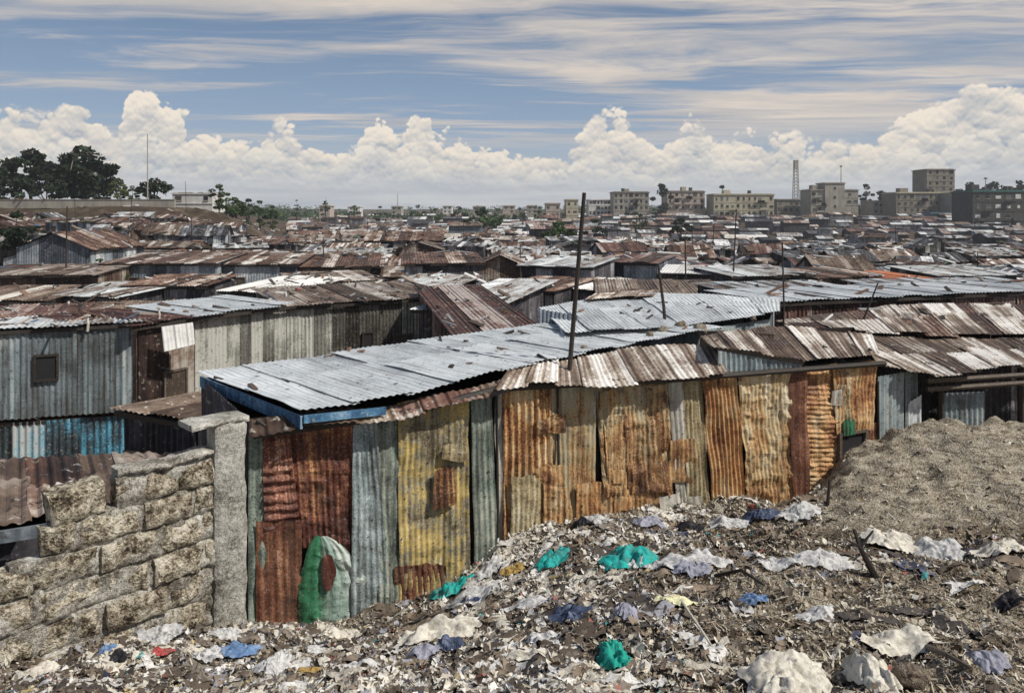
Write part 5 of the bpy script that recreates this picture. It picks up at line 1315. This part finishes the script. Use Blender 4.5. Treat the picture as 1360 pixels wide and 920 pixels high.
crumple('white corner of cloth inside the largest turquoise bag', 'cloth', 'cloth', 846, 748, 24, 22, 'bagw', 311)

def rock(label, px, py, w, h, seed, mat='stone', D=None, dz=0, cat='stone', name='stone', group=None):
    D = D or hit(px, py+h*.45); ww = w/F*D/2; hh = h/F*D
    import bmesh
    bm = bmesh.new(); bmesh.ops.create_icosphere(bm, subdivisions=4, radius=1)
    for v in bm.verts:
        p = v.co.copy(); k = 1+.34*mnoise.noise(p*1.3+Vector((seed,0,0)))+.10*mnoise.noise(p*3.5+Vector((0,seed,0)))+.03*mnoise.noise(p*11)
        q = p*k; q = Vector([math.copysign(abs(c)**.82, c) for c in q]); v.co = Vector((q.x*ww, q.y*ww*.9, q.z*hh*.62))
    me = bpy.data.meshes.new(name); bm.to_mesh(me); bm.free(); me.materials.append(M[mat]); me.polygons.foreach_set('use_smooth', [True]*len(me.polygons))
    o = bpy.data.objects.new(name, me); COL.objects.link(o); x = (px-HX)/F*D
    z = float(H(x, D)) if dz == 0 else yz(py, D)
    o.location = (x, D, z+(hh*.28 if dz == 0 else hh*.3)); tag(o, label, cat, group); return o
crumple('pale dusty sack half out of frame at the bottom right', 'sack', 'sack', 1040, 890, 100, 60, 'bagc', 401, bulge=.42, asp=1.5)
crumple('pointed pale sack right of the half-hidden one at the bottom', 'sack', 'sack', 1156, 884, 62, 66, 'bagc', 402, bulge=.5, asp=1.3)
rock('dirt-coloured lump beside the pointed stone', 1210, 895, 40, 22, 14, 'soil')
for i, (px, py, w, D, lab) in enumerate([(880,441,14,11.9,'dark stone on the second silver roof'),(905,437,16,12.3,'bundle-like dark stone at the corner of the second silver roof'),(930,441,18,12.1,'biggest dark stone between the silver and rusty roofs'),
        (863,446,10,11.3,'small dark stone at the front edge of the second silver roof'),(515,500,5,8.9,'tiny dark stone on the near silver roof'),(660,470,6,9.9,'small dark stone higher on the near silver roof'),
        (776,464,9,10.2,'dark stone just right of the tall pole'),(1000,425,8,13.2,'small dark stone near the right end of the silver roof')]):
    rock(lab, px, py, w, w*.7, i*5+2, 'soil', D=D, dz=1, group='stones weighing down the roofs')
# black scrap lump holding down the roof, sticks and branches
def stick(label, pts, r0, r1, m='pole', name='branch', cat='branch', forks=()):
    mb = MB(); o0 = Vector(pts[0]); pts = [Vector(p)-o0 for p in pts]; n = len(pts)
    mb.tube(pts, [r0+(r1-r0)*k/(n-1) for k in range(n)], 7)
    for f in forks: mb.tube([Vector(p)-o0 for p in f], [r1*1.3, r1*.5], 5)
    o = mb.build(name, M[m]); o.location = o0; tag(o, label, cat); return o
def gp(px, py, up=0.0): D = hit(px, py); v = P(px, py, D); return v+Vector((0,0,up))
D0 = hit(1160, 765)
stick('dark forked branch sticking out of the soil below the mound', [P(1164,768,D0), P(1150,742,D0), P(1142,726,D0), P(1134,702,D0+.05)], .030, .012, forks=[(P(1142,726,D0), P(1160,704,D0)), (P(1142,726,D0), P(1124,716,D0))])
stick('pale bent stick at the lower right', [gp(1232,866,.03), gp(1258,882,.05), gp(1290,895,.03)], .018, .010, 'wood')
stick('long thin straw-coloured cane in the soil right of the green bag', [gp(905,806,.05), gp(935,850,.04), gp(958,885,.03)], .010, .006, 'bagc', 'cane', 'cane')
stick('dark stick poking up against the mound edge', [gp(1098,672,-.1), P(1102,636,hit(1098,668))], .022, .015)
stick('dark bent strip lying on litter right of the white plastic', [gp(950,772,.05), gp(985,768,.07), gp(1015,782,.03)], .016, .010)

# thin air that pales the far rows
mb = MB(); mb.box((-1700,-90,-14), (1700,1700,46))
me = mb.mesh('haze', []); hz_ = bpy.data.objects.new('haze', me); COL.objects.link(hz_); tag(hz_, kind='stuff')
hm = bpy.data.materials.new('haze'); hm.use_nodes = True; hn = hm.node_tree; hn.nodes.remove(hn.nodes['Principled BSDF'])
pv = hn.nodes.new('ShaderNodeVolumePrincipled'); pv.inputs['Color'].default_value = (.86,.90,.95,1); pv.inputs['Density'].default_value = .00032
hn.links.new(pv.outputs[0], hn.nodes['Material Output'].inputs['Volume']); me.materials.append(hm)

# ================================================================== SKY, SUN, CAMERA
sd = Vector((-.72,.36,-.92)).normalized()            # direction the light travels
sun = bpy.data.lights.new('sun', 'SUN'); sun.energy = 4.1; sun.angle = math.radians(.8); sun.color = (1, .95, .87)
so = bpy.data.objects.new('sun', sun); COL.objects.link(so); so.rotation_euler = sd.to_track_quat('-Z', 'Y').to_euler(); so.location = (-20,-30,50)
W = bpy.data.worlds.new('World'); SC.world = W; W.use_nodes = True; nt = W.node_tree; t = T(nt)
bg = nt.nodes['Background']; bg.inputs['Strength'].default_value = .094
skyn = t.n('ShaderNodeTexSky', sky_type='NISHITA'); skyn.sun_disc = False
sp = -sd; skyn.sun_elevation = math.asin(sp.z); skyn.sun_rotation = math.atan2(sp.x, sp.y); skyn.air_density = 1.0; skyn.dust_density = 1.5
d = t.n('ShaderNodeTexCoord').outputs['Generated']; x, y, z = t.sep(d)
rxy = t.m('SQRT', t.add(t.mul(x, x), t.mul(y, y))); e = t.m('DIVIDE', z, t.m('MAXIMUM', rxy, .02)); a = t.m('ARCTAN2', x, y)
skyc = t.mix(1.0, skyn.outputs[0], (1.0,.93,.90,1), 'MULTIPLY')
SKYMIX = skyc
# blue of the photograph deepens upward
blue = t.ramp(t.mr(e, 0.0, .55), [(0,(5.6,6.4,7.1)),(.22,(2.9,4.1,5.9)),(.5,(1.35,2.3,3.9)),(1,(.6,1.15,2.3))])
base = t.mix(.78, skyc, blue)
# high streaky cloud on a plane overhead
zz = t.m('MAXIMUM', z, .03); cx_ = t.m('DIVIDE', x, zz); cy_ = t.m('DIVIDE', y, zz)
wv = t.noise(t.vec(t.mul(cx_, .5), t.mul(cy_, .5), 3.0), 1.0, 3, .5)
c1 = t.noise(t.vec(t.add(t.mul(cx_, .30), t.mul(wv, .5)), t.add(t.mul(cy_, .85), t.mul(wv, .8)), 1.7), 1.0, 9, .62, .4)
c2 = t.noise(t.vec(t.mul(cx_, .14), t.mul(cy_, .30), 9.1), 1.0, 4, .5)
bias = t.add(.035, t.mul(t.mr(a, -.5, .6), .05))
ci = t.mr(t.add(t.add(t.mul(c1, .66), t.mul(c2, .34)), bias), .515, .63, smooth=True)
c1b = t.noise(t.vec(t.add(t.mul(cx_, .30), t.mul(wv, .5)), t.add(t.mul(cy_, .85), t.mul(wv, .8)), 1.9), 1.3, 9, .62, .4)
cicol = t.mix(t.mr(c1b, .35, .65), (4.7,4.7,4.9,1), (8.8,7.6,6.4,1))
ci = t.mul(ci, t.mr(e, .06, .13, smooth=True))
col = t.mix(t.mul(ci, .88), base, cicol)
# cumulus bank
prof = [(-120,150),(0,150),(22,138),(60,150),(100,130),(130,152),(148,172),(165,132),(195,112),(230,136),(262,162),(300,172),(340,172),(375,158),(400,188),(430,200),(460,172),(500,150),(530,172),(552,152),(580,175),
        (620,186),(660,190),(700,195),(740,198),(770,172),(810,147),(850,180),(880,186),(905,165),(925,140),(950,168),(980,172),(1050,170),(1100,178),(1150,182),(1180,148),(1220,132),(1260,125),(1300,102),(1350,106),(1440,125),(1520,150)]
fc = t.n('ShaderNodeFloatCurve'); cm = fc.mapping.curves[0]
A0, A1 = -.75, .80
def az(px): return math.atan((px-HX)/F)
pts = [((az(px)-A0)/(A1-A0), (HY-py)/F*math.cos(az(px))/.25) for px, py in prof]
cm.points[0].location = (0, .45); cm.points[1].location = (1, .5)
for p in pts: cm.points.new(*p)
fc.mapping.update(); t.put(fc.inputs['Value'], t.mr(a, A0, A1))
hp = t.mul(fc.outputs[0], .25)
def billow(av, ev, ox, oy, sc, warp=.012):
    n = t.noise(t.vec(av, ev, ox), 22*sc, 4, .6); n2 = t.noise(t.vec(av, ev, ox+5), 22*sc, 4, .6)
    X = t.add(t.add(av, ox), t.mul(t.sub(n, .5), warp*2)); Y = t.add(t.add(t.mul(ev, 1.15), oy), t.mul(t.sub(n2, .5), warp*2))
    v = t.vec(X, Y); s_ = None
    for k, (f, w) in enumerate(((17,.50),(40,.29),(95,.15),(220,.06))):
        q = t.vor(v, f*sc); q = t.mul(t.sub(1.0, t.m('MINIMUM', t.mul(q, q), 1.0)), w); s_ = q if s_ is None else t.add(s_, q)
    return s_
dl = .0042
def layer(col, frac, ox, oy, sc, amp, bright, shade, edge=.004, fade0=0.0, foff=0.0, rnd=0.0):
    b0 = billow(a, e, ox, oy, sc); b1 = billow(t.add(a, dl*.1), t.add(e, dl), ox, oy, sc)
    hh = t.add(t.mul(hp, frac), foff)
    if rnd: hh = t.add(hh, t.mul(t.sub(t.noise(t.vec(a, 0.0, ox), 9.0, 3, .6), .5), rnd))
    ampn = t.mul(amp, t.mr(t.noise(t.vec(a, t.mul(e, 2.0), ox+9), 13.0, 2, .5), .3, .7, .35, 1.6))
    dens = t.add(t.sub(hh, e), t.mul(t.sub(b0, .82), ampn))
    al = t.mr(dens, 0.0, edge, smooth=True)
    lit = t.sub(b0, b1); rel_ = t.m('DIVIDE', t.m('MAXIMUM', e, 0.0), t.m('MAXIMUM', hh, .02))
    big = t.noise(t.vec(t.mul(a, 1.0), t.mul(e, 1.6), ox+2), 16.0, 4, .6)
    f = t.add(t.add(t.mul(lit, 2.6), t.mul(t.sub(big, .5), 1.5)), t.mr(rel_, .25, 1.05, .12, .92))
    c = t.mix(t.mr(f, 0.0, 1.0), shade, bright)
    c = t.mix(t.mr(rel_, fade0, fade0+.6, .8, 0.0), c, (5.1,5.6,6.2,1))
    return t.mix(al, col, c)
col = layer(col, 1.0, 3.1, 1.7, 1.0, .10, (9.7,8.7,7.4,1), (3.6,4.2,5.0,1), foff=-.004, edge=.009)
col = layer(col, .62, 7.7, 4.2, 1.15, .09, (9.0,8.4,7.4,1), (4.2,4.7,5.4,1), foff=.004, rnd=.06, edge=.012)
col = layer(col, .34, 11.2, 8.3, 1.3, .06, (7.8,7.7,7.4,1), (4.5,5.0,5.7,1), foff=.008, rnd=.05, edge=.016)
# layered strata close to the horizon
st = t.noise(t.vec(t.mul(a, 5.0), t.mul(e, 75.0), 4.0), 1.0, 5, .6, .3)
hz = t.mix(t.mr(st, .35, .65), (4.9,5.4,6.1,1), (7.3,7.5,7.6,1))
col = t.mix(t.mr(e, .018, .062, .85, 0.0, smooth=True), col, hz)
# below the horizon: earth colour
col = t.mix(t.mr(z, -.02, -.002), (1.0,.9,.8,1), col)
t.put(bg.inputs['Color'], col)
W.cycles.sampling_method = 'MANUAL'; W.cycles.sample_map_resolution = 512

cam = bpy.data.cameras.new('camera'); co = bpy.data.objects.new('camera', cam); COL.objects.link(co); SC.camera = co
co.location = (0,0,0); co.rotation_euler = (math.pi/2, 0, 0); cam.sensor_width = 36; cam.lens = 36*F/1360
cam.shift_y = -(460-HY)/1360; cam.shift_x = 0; cam.clip_start = .1; cam.clip_end = 6000
vs = SC.view_settings; vs.view_transform = 'Standard'; vs.look = 'None'; vs.exposure = 0; vs.gamma = 1; vs.use_curve_mapping = False
SC.cycles.max_bounces = 5; SC.cycles.diffuse_bounces = 2; SC.cycles.glossy_bounces = 2
